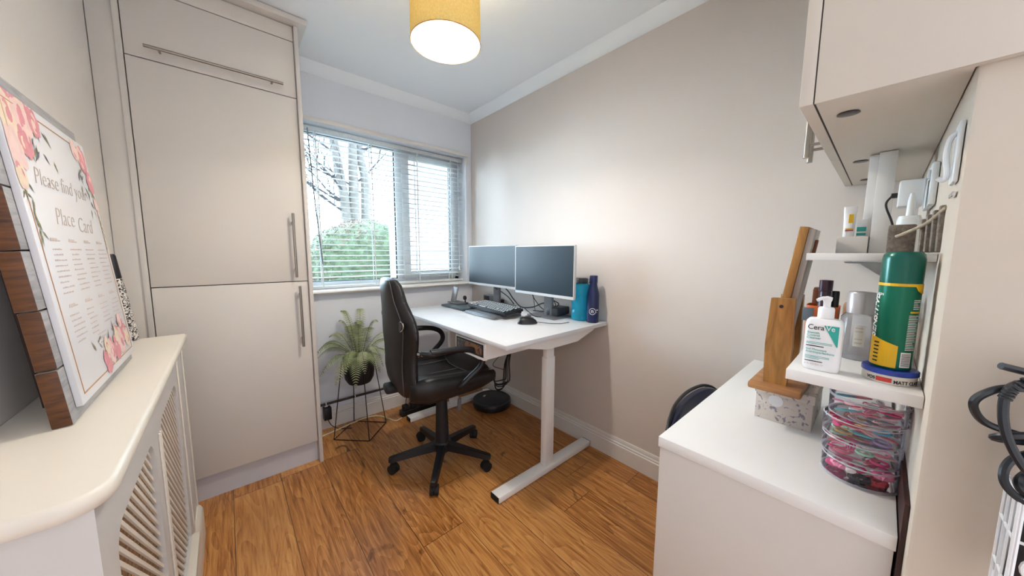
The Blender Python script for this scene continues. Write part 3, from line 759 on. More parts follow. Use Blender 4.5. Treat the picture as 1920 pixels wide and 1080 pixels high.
# ------------------------------------------------------------------ standing desk
DZ = 0.832
dk = thing('standing_desk', 'white sit-stand desk with steel T-legs along the right wall', 'desk', (0, 0, 0))
MB().box((0.905, 1.07, DZ-0.022), (1.700, 2.28, DZ), 0.002).build('tabletop', 'deskw', dk)
for y0, s_ in ((1.125, 1), (2.175, 1)):
    MB().prism([(1.00, DZ-0.023), (1.66, DZ-0.023), (1.645, DZ-0.05), (1.49, 0.738), (1.235, 0.738), (1.02, DZ-0.045)], y0, y0+0.004, lambda u, v, w: (u, w, v)).box((1.235, y0+0.004, 0.738), (1.49, y0+0.07, 0.742)).build('side_bracket', 'deskm', dk)
for y0 in (1.160, 2.190):
    l = MB().box((1.285, y0+0.012, 0.036), (1.352, y0+0.052, 0.668), 0.003).build('lower_leg', 'deskm', dk)
    MB().box((1.290, y0+0.016, 0.60), (1.347, y0+0.048, 0.738), 0.002).build('upper_leg', 'deskm', dk)
    f = MB().box((0.934, y0-0.004, 0.004), (1.690, y0+0.060, 0.036), 0.003).build('foot', 'deskm', dk)
    for x in (0.930, 1.690): MB().box((x, y0-0.003, 0.005), (x+0.004, y0+0.059, 0.035), 0.001).build('end_cap', 'rubber', f)
    for x in (0.97, 1.66): MB().lathe([(0.001, 0), (0.014, 0), (0.014, 0.004), (0.001, 0.0045)], 12, (x, y0+0.028, 0)).build('levelling_pad', 'rubber', f)
MB().box((1.27, 1.19, 0.752), (1.31, 2.19, 0.790), 0.002).box((1.42, 1.19, 0.752), (1.46, 2.19, 0.790), 0.002).build('crossbeam', 'deskm', dk)
dr = thing('under_desk_drawer', 'white drawer with dark framed front hung under the desk edge', 'drawer', (0.93, 1.262, 0.712))
b_ = MB(); b_.box((0.004, 0, 0), (0.30, 0.27, 0.004)); b_.box((0.004, 0, 0.004), (0.30, 0.006, 0.094)); b_.box((0.004, 0.264, 0.004), (0.30, 0.27, 0.094)); b_.box((0.294, 0.006, 0.004), (0.30, 0.264, 0.094)); b_.build('case', 'deskm', dr)
MB().box((0.0, -0.004, -0.002), (0.012, 0.274, 0.082), 0.002).build('front', 'deskm', dr)
MB().box((-0.0015, 0.012, 0.008), (0.002, 0.262, 0.074), 0.0008).build('dark_border', 'gasket', dr)
MB().box((-0.0025, 0.024, 0.016), (0.001, 0.250, 0.066), 0.0005).build('picture_front', 'art', dr)
MB().box((-0.003, 0.255, -0.02), (0.004, 0.274, 0.0), 0.001).box((-0.003, 0.004, -0.004), (0.004, 0.27, 0.0), 0.001).build('lip', 'deskm', dr)

# monitors
def monitor(x, y0, y1, zb, zt, rot, lab, group):
    cy = (y0+y1)/2; w = y1-y0; h = zt-zb
    m_ = thing('monitor', lab, 'monitor', (x, cy, DZ), rot, group)
    zb -= DZ; zt -= DZ
    MB().box((0, -w/2, zb), (0.022, w/2, zt), 0.003).build('casing', 'silver', m_)
    MB().box((-0.0012, -w/2+0.005, zb+0.019), (0.001, w/2-0.005, zt-0.005)).build('screen', 'screen', m_)
    MB().box((0.02, -0.16, zb+0.05), (0.045, 0.16, zt-0.05), 0.01).build('back_housing', 'silver', m_)
    MB().box((0.058, -0.034, 0.008), (0.078, 0.034, zb+0.17), 0.002).box((0.044, -0.03, zb+0.10), (0.06, 0.03, zb+0.16)).build('stand_neck', 'boxgrey', m_)
    MB().box((-0.015, -0.12, 0.0), (0.165, 0.12, 0.008), 0.003).build('stand_base', 'alu', m_)
    return m_
monitor(1.502, 1.678, 2.256, 0.987, 1.297, 0.0, 'left monitor of the pair, nearer the window, silver bezel, screen off', 'pair of silver desktop monitors')
monitor(1.498, 1.168, 1.675, 0.970, 1.290, 0.0, 'right monitor of the pair, beside the blue bottles, silver bezel, screen off', 'pair of silver desktop monitors')

# laptop with keyboard on top
lt = thing('laptop', 'closed silver laptop lying under the keyboard on the desk', 'laptop', (1.318, 1.700, DZ))
MB().box((-0.113, -0.162, 0.002), (0.113, 0.162, 0.0125), 0.004).build('base', 'alu', lt)
MB().box((-0.113, -0.162, 0.0135), (0.113, 0.162, 0.0205), 0.003).build('lid', 'alu', lt)
for x in (-0.09, 0.09):
    for y in (-0.14, 0.14): MB().lathe([(0.001, 0), (0.006, 0), (0.006, 0.002), (0.001, 0.0021)], 8, (x, y, 0)).build('rubber_foot', 'rubber', lt)
kb = thing('keyboard', 'black keyboard with pale lettered keys resting on the laptop', 'keyboard', (1.345, 1.715, DZ+0.0265), (0, math.radians(-7), math.radians(-4)))
MB().box((-0.072, -0.225, 0.006), (0.072, 0.225, 0.024), 0.003).build('body', 'black', kb)
for x, y in ((0.06, -0.2), (0.06, 0.2), (-0.06, -0.2), (-0.06, 0.2)): MB().box((x-.006, y-.012, -0.004 if x > 0 else 0.0), (x+.006, y+.012, 0.008)).build('foot', 'rubber', kb)
kmesh = None; rn = random.Random(4)
km = {}
def keyobj(w, mi):
    key = (round(w, 4), mi)
    if key not in km:
        m2 = MB(); hw = w/2
        m2.loft([[(-.0098, -hw, 0), (.0098, -hw, 0), (.0098, hw, 0), (-.0098, hw, 0)], [(-.0080, -hw+.0018, .007), (.0080, -hw+.0018, .007), (.0080, hw-.0018, .007), (-.0080, hw-.0018, .007)]])
        m2.mi = 1; m2.box((-.0066, -hw*0.68, .0068), (.0048, hw*0.55, .0076))
        o = m2.build('keycap', ['keydark', 'keycap'] if mi else ['keycap', 'keydark'], kb, smooth=0); km[key] = o; return o
    o = km[key].copy(); COL.objects.link(o); o.parent = kb; return o
nk = 0
for r in range(6):
    y = 0.212; x = 0.057-r*0.0228
    row = [0.0235]*18
    if r == 4: row = [0.047]+[0.0235]*10+[0.047]+[0.0235]*4
    if r == 5: row = [0.0285, 0.0285, 0.0285, 0.13, 0.0285, 0.0285]+[0.0235]*6
    if r == 2: row = [0.035]+[0.0235]*16
    for w in row:
        if y-w < -0.218: break
        o = keyobj(w-0.0022, 1); o.location = (x, y-w/2, 0.024); y -= w; nk += 1
tag(MB().tube(bez([(1.40, 1.475, 0.895), (1.42, 1.455, 0.87), (1.45, 1.42, 0.842), (1.53, 1.41, 0.838), (1.58, 1.43, 0.845)], 8), 0.0025, 6).build('keyboard_lead', 'black'), 'black lead trailing from the end of the keyboard', 'cable')
tag(MB().box((1.385, 1.435, DZ+0.0005), (1.42, 1.455, DZ+0.02), 0.002).box((1.393, 1.425, DZ+0.004), (1.412, 1.436, DZ+0.014)).build('usb_hub', 'boxgrey'), 'small grey USB hub at the near end of the keyboard', 'hub')
tbk = thing('notebook', 'closed dark slate notebook left of the laptop on the desk', 'notebook', (1.325, 2.075, DZ))
MB().box((-0.10, -0.155, 0.0015), (0.10, 0.155, 0.016), 0.003).build('cover', 'tablet', tbk)
MB().box((-0.097, -0.152, 0.0), (0.1, 0.152, 0.0012)).build('back_cover', 'black', tbk)
ch = thing('charging_stand', 'black wireless charging stand on the dark notebook', 'charger', (1.345, 2.165, DZ+0.0165))
MB().box((-0.045, -0.05, 0), (0.055, 0.10, 0.009), 0.003).build('base', 'boxgrey', ch)
MB().box((0.03, -0.05, 0.0), (0.055, -0.03, 0.009), 0.002).build('base_end', 'black', ch)
MB().obox((0.0, 0.055, 0.055), (0.008, 0.05, 0.10), (0, math.radians(14), 0), 0.002).build('back_support', 'black', ch)
pk_ = MB().lathe([(0.001, -0.008), (0.016, -0.007), (0.0175, 0), (0.016, 0.007), (0.001, 0.008)], 20, (0.03, -0.04, 0.046), 'x').cyl((0.035, -0.04, 0.005), (0.033, -0.04, 0.032), 0.005, n=8); pk_.build('watch_puck', 'black', ch)
ph = thing('smartphone', 'grey smartphone propped upright on the charging stand', 'phone', (1.328, 2.220, DZ+0.0266), (0, math.radians(14), 0))
MB().box((-0.004, -0.036, 0), (0.004, 0.036, 0.118), 0.0035).build('case', 'phone', ph)
MB().box((-0.0048, -0.032, 0.004), (-0.0035, 0.032, 0.114), 0.0003).build('screen', 'phone', ph)
MB().box((-0.0054, -0.02, 0.095), (-0.0045, 0.012, 0.104), 0.0002).build('clock_display', 'whiteink', ph)
ms = thing('computer_mouse', 'black computer mouse on the desk in front of the keyboard', 'mouse', (1.300, 1.345, DZ), math.radians(-35))
mm = MB(); rings = []
for i in range(13):
    t = -1+2*i/12; q = max(0.0, 1-abs(t)**2.6); wv = 0.0325*q**0.5+0.0008; hv = (0.036-0.008*t)*q**0.55+0.002
    rings.append([(t*0.060, wv*math.cos(a), 0.002+hv*max(0, math.sin(a))**0.8) for a in [PI*k/12 for k in range(13)]]+[(t*0.060, -wv, 0.001), (t*0.060, wv, 0.001)])
mm.loft(rings); mm.build('body', 'black', ms, smooth=60)
MB().cyl((0.03, -0.004, 0.031), (0.03, 0.004, 0.031), 0.006, n=10).build('scroll_wheel', 'boxgrey', ms)
MB().tube(bez([(0.056, 0, 0.008), (0.09, 0.0, 0.004), (0.13, -0.02, 0.003), (0.19, -0.03, 0.003), (0.25, 0.0, 0.003)], 6), 0.0018, 6).build('lead', 'black', ms)
MB().obox((-0.015, 0, 0.0335), (0.02, 0.012, 0.003), (0, -0.15, 0), 0.001).build('side_light', 'boxgrey', ms)
gb = thing('speaker_box', 'small grey speaker box behind the keyboard near the window', 'speaker', (1.665, 2.170, DZ), 0.12)
MB().box((-0.03, -0.062, 0), (0.03, 0.062, 0.058), 0.003).build('case', 'boxgrey', gb)
MB().box((-0.031, -0.01, 0.008), (-0.029, 0.05, 0.05), 0.0005).build('dark_grille', 'black', gb)
tag(MB().box((1.655, 2.035, DZ+0.0005), (1.70, 2.095, DZ+0.03), 0.004).box((1.66, 2.09, DZ+0.005), (1.68, 2.105, DZ+0.02)).build('power_adapter', 'black'), 'small black power adapter beside the grey speaker box', 'adapter')
db = thing('docking_station', 'black docking station on the right monitor base near the blue bottles', 'dock', (1.632, 1.395, DZ+0.0085), math.radians(6))
MB().box((-0.075, -0.045, 0), (0.066, 0.045, 0.048), 0.006).build('case', 'boxdark', db)
MB().box((-0.070, -0.041, 0.047), (0.061, 0.041, 0.0495), 0.001).build('top_plate', 'black', db)

# cables behind the monitors
CB = [([(1.55, 1.86, 0.99), (1.57, 1.83, 0.955), (1.575, 1.78, 0.905), (1.58, 1.70, 0.855), (1.60, 1.60, 0.866), (1.60, 1.50, 0.905), (1.62, 1.43, 0.896), (1.64, 1.475, 0.848)], 0.0045, 'thick black cable looping between the two monitor stands'),
      ([(1.56, 1.60, 0.985), (1.58, 1.585, 0.95), (1.58, 1.57, 0.905), (1.575, 1.555, 0.850)], 0.0022, 'thin black cable dropping behind the gap between the monitors'),
      ([(1.54, 1.525, 0.985), (1.56, 1.56, 0.965), (1.585, 1.575, 0.93), (1.60, 1.52, 0.87), (1.60, 1.46, 0.862), (1.61, 1.40, 0.90), (1.58, 1.42, 0.955), (1.56, 1.45, 0.975)], 0.0028, 'thin black cable loop under the right monitor'),
      ([(1.55, 1.425, 0.985), (1.57, 1.40, 0.945), (1.605, 1.37, 0.915), (1.655, 1.46, 0.870), (1.63, 1.52, 0.845), (1.60, 1.60, 0.84)], 0.0032, 'black cable hanging straight down by the right monitor stand'),
      ([(1.53, 1.98, 0.995), (1.56, 1.955, 0.965), (1.59, 1.93, 0.94), (1.63, 1.90, 0.90), (1.67, 1.88, 0.845)], 0.0035, 'short black cable beside the left monitor stand')]
for p, r, lab in CB: tag(MB().tube(bez(p, 8), r, 7).build('monitor_cable', 'black'), lab, 'cable', 'cables behind the monitors')

# bottles
tl = thing('shaker_bottle', 'large clear teal water bottle with dark lid on the desk corner', 'bottle', (1.640, 1.222, DZ))
prof = [(0.001, 0.001), (0.050, 0.001), (0.056, 0.006), (0.0565, 0.012), (0.0565, 0.060), (0.0535, 0.064), (0.0535, 0.070), (0.0555, 0.076), (0.0545, 0.148), (0.0515, 0.153), (0.0515, 0.160), (0.0535, 0.166), (0.052, 0.212), (0.045, 0.222), (0.036, 0.226), (0.036, 0.231)]
MB().lathe(prof, 32, cap=False).build('body', 'teal', tl)
MB().lathe([(0.001, 0.226), (0.037, 0.227), (0.040, 0.231), (0.040, 0.252), (0.036, 0.258), (0.001, 0.259)], 24).build('lid', 'boxdark', tl)
MB().box((-0.052, -0.012, 0.228), (-0.036, 0.012, 0.256), 0.003).tube(bez([(0.03, -0.03, 0.25), (0.05, -0.04, 0.262), (0.052, -0.042, 0.235), (0.035, -0.03, 0.232)], 6), 0.004, 6).build('carry_loop', 'chrome', tl)
nv = thing('steel_flask', 'navy blue slim flask with white logo at the desk edge', 'bottle', (1.628, 1.124, DZ))
MB().lathe([(0.001, 0), (0.032, 0.001), (0.0355, 0.004), (0.0358, 0.01), (0.0358, 0.160), (0.034, 0.178), (0.026, 0.208), (0.0225, 0.226), (0.0222, 0.236)], 32, cap=False).build('body', 'navy', nv)
MB().lathe([(0.001, 0.236), (0.023, 0.236), (0.0235, 0.238), (0.0235, 0.276), (0.021, 0.280), (0.001, 0.280)], 24).build('screw_cap', 'navy', nv)
def wrapf(R, a0):
    return lambda u, v, w: ((R+w)*math.cos(a0-0+u/R), (R+w)*math.sin(a0+u/R), v)
A0 = math.atan2(-1.124, -1.628)    # towards the camera
wf_ = wrapf(0.0361, A0)
letters([('n', 0.034, -0.0110, 0.0610, 0, 0.0006), ('on', 0.015, 0.0205, 0.0740, 0, 0.0003), ('e', 0.010, 0.0205, 0.0620, 0, 0.0002)], 'logo_lettering', 'whiteink', nv, lambda u, v, w: wf_(u, v, w))
rg = MB()
for r0 in (0.0185,):
    rg.tube([wf_(-0.0015+r0*math.cos(a), 0.0695+r0*math.sin(a), 0.0003) for a in [2*PI*i/28 for i in range(28)]], 0.0013, 5, closed=True)
rg.build('logo_ring', 'whiteink', nv)

# cable bundle under the desk, power strip, robot vacuum
cbn = thing('cable_bundle', 'bundle of black cables hanging below the desk near its front edge', 'cable', (1.20, 1.385, 0))
rn = random.Random(9); cbm = MB()
for k in range(6):
    a = rn.uniform(-.02, .02); b = rn.uniform(-.02, .02); zb_ = rn.uniform(0.42, 0.50)
    cbm.tube(bez([(0.02+a*.3, b*.3, 0.80), (0.0+a*.4, b*.4, 0.70), (-0.01+a, 0.03+b, 0.60), (0.0+a*1.4, 0.05+b*1.3, 0.50), (0.015+a, 0.08+b, zb_), (-0.005, 0.13+b, zb_-0.02), (0.03+b, 0.18, 0.46)], 6), 0.0032, 6)
cbm.tube(bez([(0.0, 0, 0.70), (-0.04, 0.05, 0.64), (-0.055, 0.09, 0.58), (0.0, 0.06, 0.55)], 6), 0.002, 5)
cbm.build('hanging_cables', 'black', cbn)
MB().ball((0.012, 0.0, 0.703), 0.020, 10, 8, (1, 1, 1.3)).build('cable_tie', 'blackm', cbn)
tag(MB().tube(bez([(1.21, 1.385, 0.705), (1.235, 1.33, 0.725), (1.26, 1.27, 0.715), (1.275, 1.215, 0.725), (1.279, 1.185, 0.732)], 6), 0.002, 5).build('control_lead', 'black'), 'thin black lead looping from the cable bundle to the desk leg', 'cable')
pst = thing('power_strip', 'black power strip with plugs behind the far desk foot', 'power strip', (1.02, 2.335, 0), 0.03)
MB().box((-0.10, -0.03, 0.001), (0.24, 0.03, 0.042), 0.004).build('body', 'black', pst)
for x in (-0.06, 0.0, 0.08, 0.16): MB().box((x-0.02, -0.024, 0.0425), (x+0.02, 0.024, 0.078 if x < 0.1 else 0.068), 0.004).build('plug', 'blackm', pst)
psc = MB(); rn = random.Random(2)
for k in range(5):
    x = -0.06+0.06*k; psc.tube(bez([(x, 0, 0.08), (x+0.02, 0.0, 0.12+rn.uniform(0, .03)), (x+0.06, -0.01, 0.10), (x+0.09, 0.02, 0.03), (x+0.14, 0.04, 0.008)], 6), 0.003, 6)
psc.build('plug_leads', 'black', pst)
rv = thing('robot_vacuum', 'round black robot vacuum on the floor below the desk', 'vacuum', (1.545, 2.005, 0))
MB().lathe([(0.001, 0.010), (0.135, 0.010), (0.150, 0.020), (0.153, 0.035), (0.153, 0.062), (0.150, 0.066)], 48).build('bumper', 'black', rv)
MB().lathe([(0.150, 0.0665), (0.149, 0.073), (0.143, 0.077), (0.001, 0.079)], 48, cap=False).build('top_shell', 'boxdark', rv)
MB().torus((0, 0, 0.0775), 0.128, 0.0016, n=48, k=6).build('trim_ring', 'black', rv)
MB().obox((-0.03, 0.06, 0.0795), (0.03, 0.018, 0.003), (0, 0, 0.6), 0.001).build('button_panel', 'silver', rv)
MB().obox((0.05, 0.153, 0.055), (0.05, 0.03, 0.05), (0, 0, -0.3), 0.004).build('dock_contact', 'deskm', rv)
for x, y in ((0, 0.1), (0, -0.1), (-0.1, 0)): MB().cyl((x, y-0.01, 0.012), (x, y+0.01, 0.012), 0.012, n=12).build('wheel', 'rubber', rv)

# ------------------------------------------------------------------ office chair
oc = thing('office_chair', 'black leather racing-style office chair on five castors at the desk', 'chair', (0.895, 1.645, 0), math.radians(-8))
base = MB()
base.lathe([(0.001, 0.075), (0.045, 0.075), (0.050, 0.085), (0.050, 0.125), (0.042, 0.135), (0.001, 0.136)], 24)
base.build('base_hub', 'black', oc)
for k in range(5):
    a = math.radians(24+72*k); c, s_ = math.cos(a), math.sin(a); lg = MB()
    def P(t, w, z): return (c*t-s_*w, s_*t+c*w, z)
    lg.loft([[P(t, -w, zb_), P(t, w, zb_), P(t, w*0.8, zt_), P(t, -w*0.8, zt_)] for t, w, zb_, zt_ in ((0.03, 0.024, 0.085, 0.130), (0.14, 0.021, 0.078, 0.114), (0.26, 0.018, 0.068, 0.096), (0.293, 0.017, 0.066, 0.091), (0.302, 0.010, 0.068, 0.086))])
    lo = lg.build('base_leg', 'black', oc)
    cs_ = MB(); ca = a+0.5+0.9*k; px, py = c*0.285, s_*0.285
    cs_.cyl((px, py, 0.04), (px, py, 0.078), 0.007, n=10)
    dx, dy = math.cos(ca), math.sin(ca)
    for q in (-1, 1):
        cs_.cyl((px+dx*0.012-dy*0.002*q, py+dy*0.012+dx*0.002*q, 0.0265), (px+dx*0.012-dy*0.022*q, py+dy*0.012+dx*0.022*q, 0.0265), 0.0262, n=18)
    cs_.ball((px+dx*0.008, py+dy*0.008, 0.040), 0.020, 10, 8, (1, 1, 0.8)); cs_.build('castor', 'rubber', lo)
MB().lathe([(0.001, 0.10), (0.038, 0.10), (0.040, 0.14), (0.034, 0.33), (0.031, 0.44), (0.020, 0.445), (0.020, 0.50), (0.001, 0.50)], 24).build('gas_column', 'blackm', oc)
MB().box((-0.13, -0.07, 0.485), (0.10, 0.07, 0.535), 0.01).box((-0.30, -0.035, 0.50), (-0.08, 0.035, 0.522), 0.006).build('seat_mechanism', 'blackm', oc)
lv = MB(); lv.tube([(0.03, -0.06, 0.505), (0.04, -0.13, 0.49), (0.045, -0.15, 0.455)], 0.006, 8); lv.obox((0.045, -0.152, 0.405), (0.022, 0.010, 0.075), (0.1, 0, 0.2), 0.004); lv.build('tilt_lever', 'boxgrey', oc)
# seat: cushion with raised side bolsters
def se(n_, a, b, e=2.6):
    out = []
    for i in range(n_):
        t = 2*PI*i/n_; c, s_ = math.cos(t), math.sin(t)
        out.append((a*abs(c)**(2/e)*(1 if c >= 0 else -1), b*abs(s_)**(2/e)*(1 if s_ >= 0 else -1)))
    return out
st_ = MB(); st_.loft([[(x*k_+0.01, y*k_, z) for x, y in se(40, 0.245, 0.245, 3.4)] for k_, z in ((0.80, 0.520), (0.95, 0.526), (1.0, 0.545), (1.0, 0.565), (0.97, 0.582), (0.88, 0.590), (0.5, 0.586), (0.02, 0.584))])
st_.build('seat', 'leather', oc)
for s_ in (-1, 1):
    bo = MB(); rings = []
    for i in range(17):
        t = i/16; x = -0.235+0.475*t
        y = s_*(0.215-0.02*abs(2*t-1)**3); h = 0.050*(1-0.55*t)*(0.5+0.5*min(1, t*6))*(0.55+0.45*min(1, (1-t)*5)); w = 0.042*(0.6+0.4*min(1, t*6, (1-t)*6))
        rings.append([(x, y+w*math.cos(a), 0.565+h*math.sin(a)*1.25-(0.03 if math.sin(a) < 0 else 0)*(-math.sin(a))) for a in [2*PI*k/14 for k in range(14)]])
    bo.loft(rings); b2 = bo.build('seat_bolster', 'leather', oc, smooth=70)
    MB().tube(bez([(-0.22, s_*0.180, 0.604), (0.0, s_*0.178, 0.600), (0.23, s_*0.178, 0.585)], 8), 0.0022, 6).build('seam_piping', 'piping', b2)
MB().tube(bez([(0.09, -0.17, 0.5905), (0.06, 0.0, 0.590), (0.09, 0.17, 0.5905)], 8), 0.0022, 6).tube(bez([(0.07, -0.09, 0.590), (-0.05, -0.085, 0.588), (-0.2, -0.09, 0.588)], 6), 0.0022, 6).tube(bez([(0.07, 0.09, 0.590), (-0.05, 0.085, 0.588), (-0.2, 0.09, 0.588)], 6), 0.0022, 6).build('seat_stitching', 'piping', oc)
# backrest
BK = [  # z, half width, half thickness, x centre, wing curl
    (0.505, 0.140, 0.030, -0.225, 0.00), (0.525, 0.185, 0.040, -0.228, 0.01), (0.57, 0.212, 0.047, -0.238, 0.025), (0.63, 0.214, 0.049, -0.246, 0.035), (0.69, 0.205, 0.048, -0.248, 0.04),
    (0.75, 0.212, 0.047, -0.250, 0.045), (0.81, 0.232, 0.046, -0.255, 0.05), (0.86, 0.243, 0.044, -0.257, 0.05), (0.91, 0.232, 0.042, -0.260, 0.045), (0.955, 0.200, 0.041, -0.262, 0.035),
    (1.00, 0.172, 0.040, -0.266, 0.025), (1.045, 0.158, 0.039, -0.270, 0.02), (1.08, 0.146, 0.036, -0.273, 0.015), (1.103, 0.118, 0.028, -0.277, 0.01), (1.112, 0.07, 0.014, -0.279, 0.0)]
def back_ring(z, w, t, xc, curl, n_=36, g=1.0, zo=0):
    return [(xc+t*x*g+curl*abs(y)**2.2, w*y*g, z+zo) for x, y in se(n_, 1, 1, 2.5)]
bk = MB(); bk.loft([back_ring(*b) for b in BK]); bko = bk.build('backrest', 'leather', oc, smooth=70)
for s_ in (-1, 1):
    MB().tube(bez([(xc+t*0.30+curl*0.95-0.012, s_*w*0.985, z) for z, w, t, xc, curl in BK[1:14]], 5), 0.0028, 6).build('edge_piping', 'piping', bko)
    MB().tube(bez([(xc-t*0.80+curl*0.62, s_*w*0.83, z) for z, w, t, xc, curl in BK[1:14]], 5), 0.0022, 6).build('back_seam', 'piping', bko)
    # racing slot: a dark oval with a pale rim, set in the shoulder
    E_ = Matrix.Rotation(s_*0.25, 3, 'Z')
    c0 = Vector((-0.247, s_*0.172, 0.885))
    MB().tube([c0+Vector((-0.020 if True else 0, 0.052*math.cos(a)*1.0, 0.024*math.sin(a)+s_*0.22*0.052*math.cos(a))) + Vector((0.004*abs(math.cos(a)), 0, 0)) for a in [2*PI*i/24 for i in range(24)]], 0.0035, 6, closed=True).build('slot_rim', 'chrome', bko)
    rings = [[c0+Vector((dx, 0.050*g*math.cos(a), 0.0225*g*math.sin(a)+s_*0.22*0.05*g*math.cos(a))) for a in [2*PI*i/20 for i in range(20)]] for dx, g in ((-0.024, 1.0), (-0.021, 0.5), (-0.020, 0.02))]
    MB().loft(rings).build('slot_inset', 'boxdark', bko)
bj = MB(); bj.box((-0.315, -0.04, 0.50), (-0.262, 0.04, 0.545), 0.012); bj.build('back_bracket', 'blackm', oc)
for s_ in (-1, 1):
    y = s_*0.282
    am = MB()
    path = bez([(-0.185, s_*0.238, 0.752), (-0.15, y, 0.757), (-0.05, y, 0.760), (0.04, y, 0.752), (0.098, y, 0.728), (0.122, y, 0.690), (0.112, y, 0.650), (0.06, y-s_*0.008, 0.605), (0.01, y-s_*0.018, 0.562), (-0.01, s_*0.215, 0.535)], 8)
    am.tube(path, 0.0155, 12); ao = am.build('armrest', 'black', oc, smooth=60)
    rings = []
    for i in range(13):
        t = i/12; x = -0.155+0.215*t; w = 0.024*(1-abs(2*t-1)**6*0.35); zc_ = 0.764+0.002-0.016*t**3
        rings.append([(x, y+w*math.cos(a), zc_+0.014*math.sin(a)) for a in [2*PI*k/12 for k in range(12)]])
    MB().loft(rings).build('arm_pad', 'leather', ao, smooth=70)
    MB().cyl((-0.195, s_*0.225, 0.752), (-0.175, s_*0.262, 0.752), 0.012, n=12).build('arm_bolt', 'chrome', ao)

# ------------------------------------------------------------------ dressing table, near right
TZ = 0.783
dt = thing('dressing_table', 'white dressing table against the near wall in the right foreground', 'table', (0, 0, 0))
MB().box((0.790, -0.052, TZ-0.026), (1.708, 0.338, TZ), 0.0012).build('top', 'panelw', dt)
MB().box((0.792, -0.050, 0), (0.818, 0.334, TZ-0.0265), 0.001).build('end_panel', 'endp_shaded', dt)
MB().box((1.668, -0.050, 0), (1.690, 0.334, TZ-0.0265), 0.001).build('end_panel', 'panelw', dt)
MB().box((0.818, -0.045, 0.35), (1.668, -0.030, TZ-0.0265)).build('modesty_panel', 'panelw', dt)
tag(MB().box((0.786, -0.0595, 0.0), (1.25, -0.0535, 0.845), 0.001).build('backing_board', 'darkw'), 'dark mahogany board slotted between dressing table and near wall', 'board')
nc = thing('dressing_chair', 'navy vinyl chair tucked under the dressing table, only its back showing', 'chair', (1.24, 0.20, 0))
nb = MB(); rings = []
for i in range(15):
    t = -1+2*i/14; w = 0.018*(1-abs(t)**6*0.5)
    zt_ = 0.735-0.055*abs(t)**3.2; zl = 0.60
    x = 0.235*t; yb_ = 0.225-0.03*t*t
    rings.append([(x, yb_+w*math.cos(a), (zt_+zl)/2+(zt_-zl)/2*math.sin(a)) for a in [2*PI*k/16 for k in range(16)]])
nb.loft(rings); nbo = nb.build('backrest', 'lino', nc, smooth=70)
MB().tube(bez([(0.235*t, 0.235-0.03*t*t, 0.738-0.055*abs(t)**3.2) for t in (-0.98, -0.8, -0.5, 0, 0.5, 0.8, 0.98)], 6), 0.006, 8).build('back_piping', 'black', nbo)
MB().box((-0.21, -0.20, 0.43), (0.21, 0.19, 0.49), 0.02).build('seat', 'lino', nc)
for x in (-0.19, 0.19):
    MB().tube([(x, 0.175, 0), (x, 0.19, 0.45), (x*0.97, 0.215, 0.62)], 0.011, 8).build('leg', 'chrome', nc)
    MB().tube([(x, -0.17, 0), (x, -0.17, 0.43)], 0.011, 8).build('leg', 'chrome', nc)

# floral box and wooden tilting mirror on it
fb = thing('floral_box', 'cream box with grey floral print under the wooden mirror stand', 'box', (1.100, 0.088, TZ))
MB().box((0, 0, 0.0), (0.20, 0.119, 0.074), 0.0015).build('box_body', 'floral', fb)
MB().box((-0.003, -0.003, 0.0745), (0.203, 0.122, 0.098), 0.0015).build('box_lid', 'floral', fb)
MB().lathe([(0.0005, 0), (0.016, 0), (0.016, 0.002), (0.0005, 0.002)], 16, (-0.001, 0.075, 0.060), 'x').build('label_disc', 'card', fb)
mz = TZ+0.0985
mi_ = thing('tilting_mirror', 'wooden tilting mirror on a stand seen edge-on, on the floral box', 'mirror', (1.085, 0.165, mz))
MB().box((-0.045, -0.058, 0), (0.16, 0.052, 0.018), 0.005).build('base', 'oakb', mi_)
def post(x0, x1):
    mb = MB(); mb.prism([(-0.024, 0.018), (0.024, 0.018), (0.027, 0.12), (0.022, 0.245), (-0.026, 0.247), (-0.029, 0.12)], x0, x1, lambda u, v, w: (w, u, v))
    return mb.build('post', 'oak', mi_)
p_ = post(-0.016, 0.006); post(0.110, 0.132)
MB().lathe([(0.0005, -0.018), (0.004, -0.018), (0.005, -0.014), (0.0005, -0.014)], 10, (0.0, 0.0, 0.225), 'x').build('pivot_screw', 'seam', p_)
fm = MB(); fm.M = Matrix.Translation((0, -0.002, 0.225)) @ Matrix.Rotation(math.radians(7), 4, 'X')
fm.box((0.010, -0.009, -0.12), (0.106, 0.009, 0.205), 0.002); fmo = fm.build('mirror_frame', 'oak', mi_)
gb_ = MB(); gb_.M = Matrix.Translation((0, -0.002, 0.225)) @ Matrix.Rotation(math.radians(7), 4, 'X')
gb_.box((0.013, -0.022, -0.115), (0.103, -0.0095, 0.200), 0.001); gb_.build('backboard', 'greyb', fmo)
hk = MB(); hk.M = gb_.M.copy(); hk.box((0.045, -0.028, 0.125), (0.060, -0.0225, 0.175), 0.001); hk.build('hanging_plate', 'amber', fmo)
gl_ = MB(); gl_.M = gb_.M.copy(); gl_.box((0.018, 0.0092, -0.11), (0.098, 0.0105, 0.195)); gl_.build('mirror_glass', 'chrome', fmo)

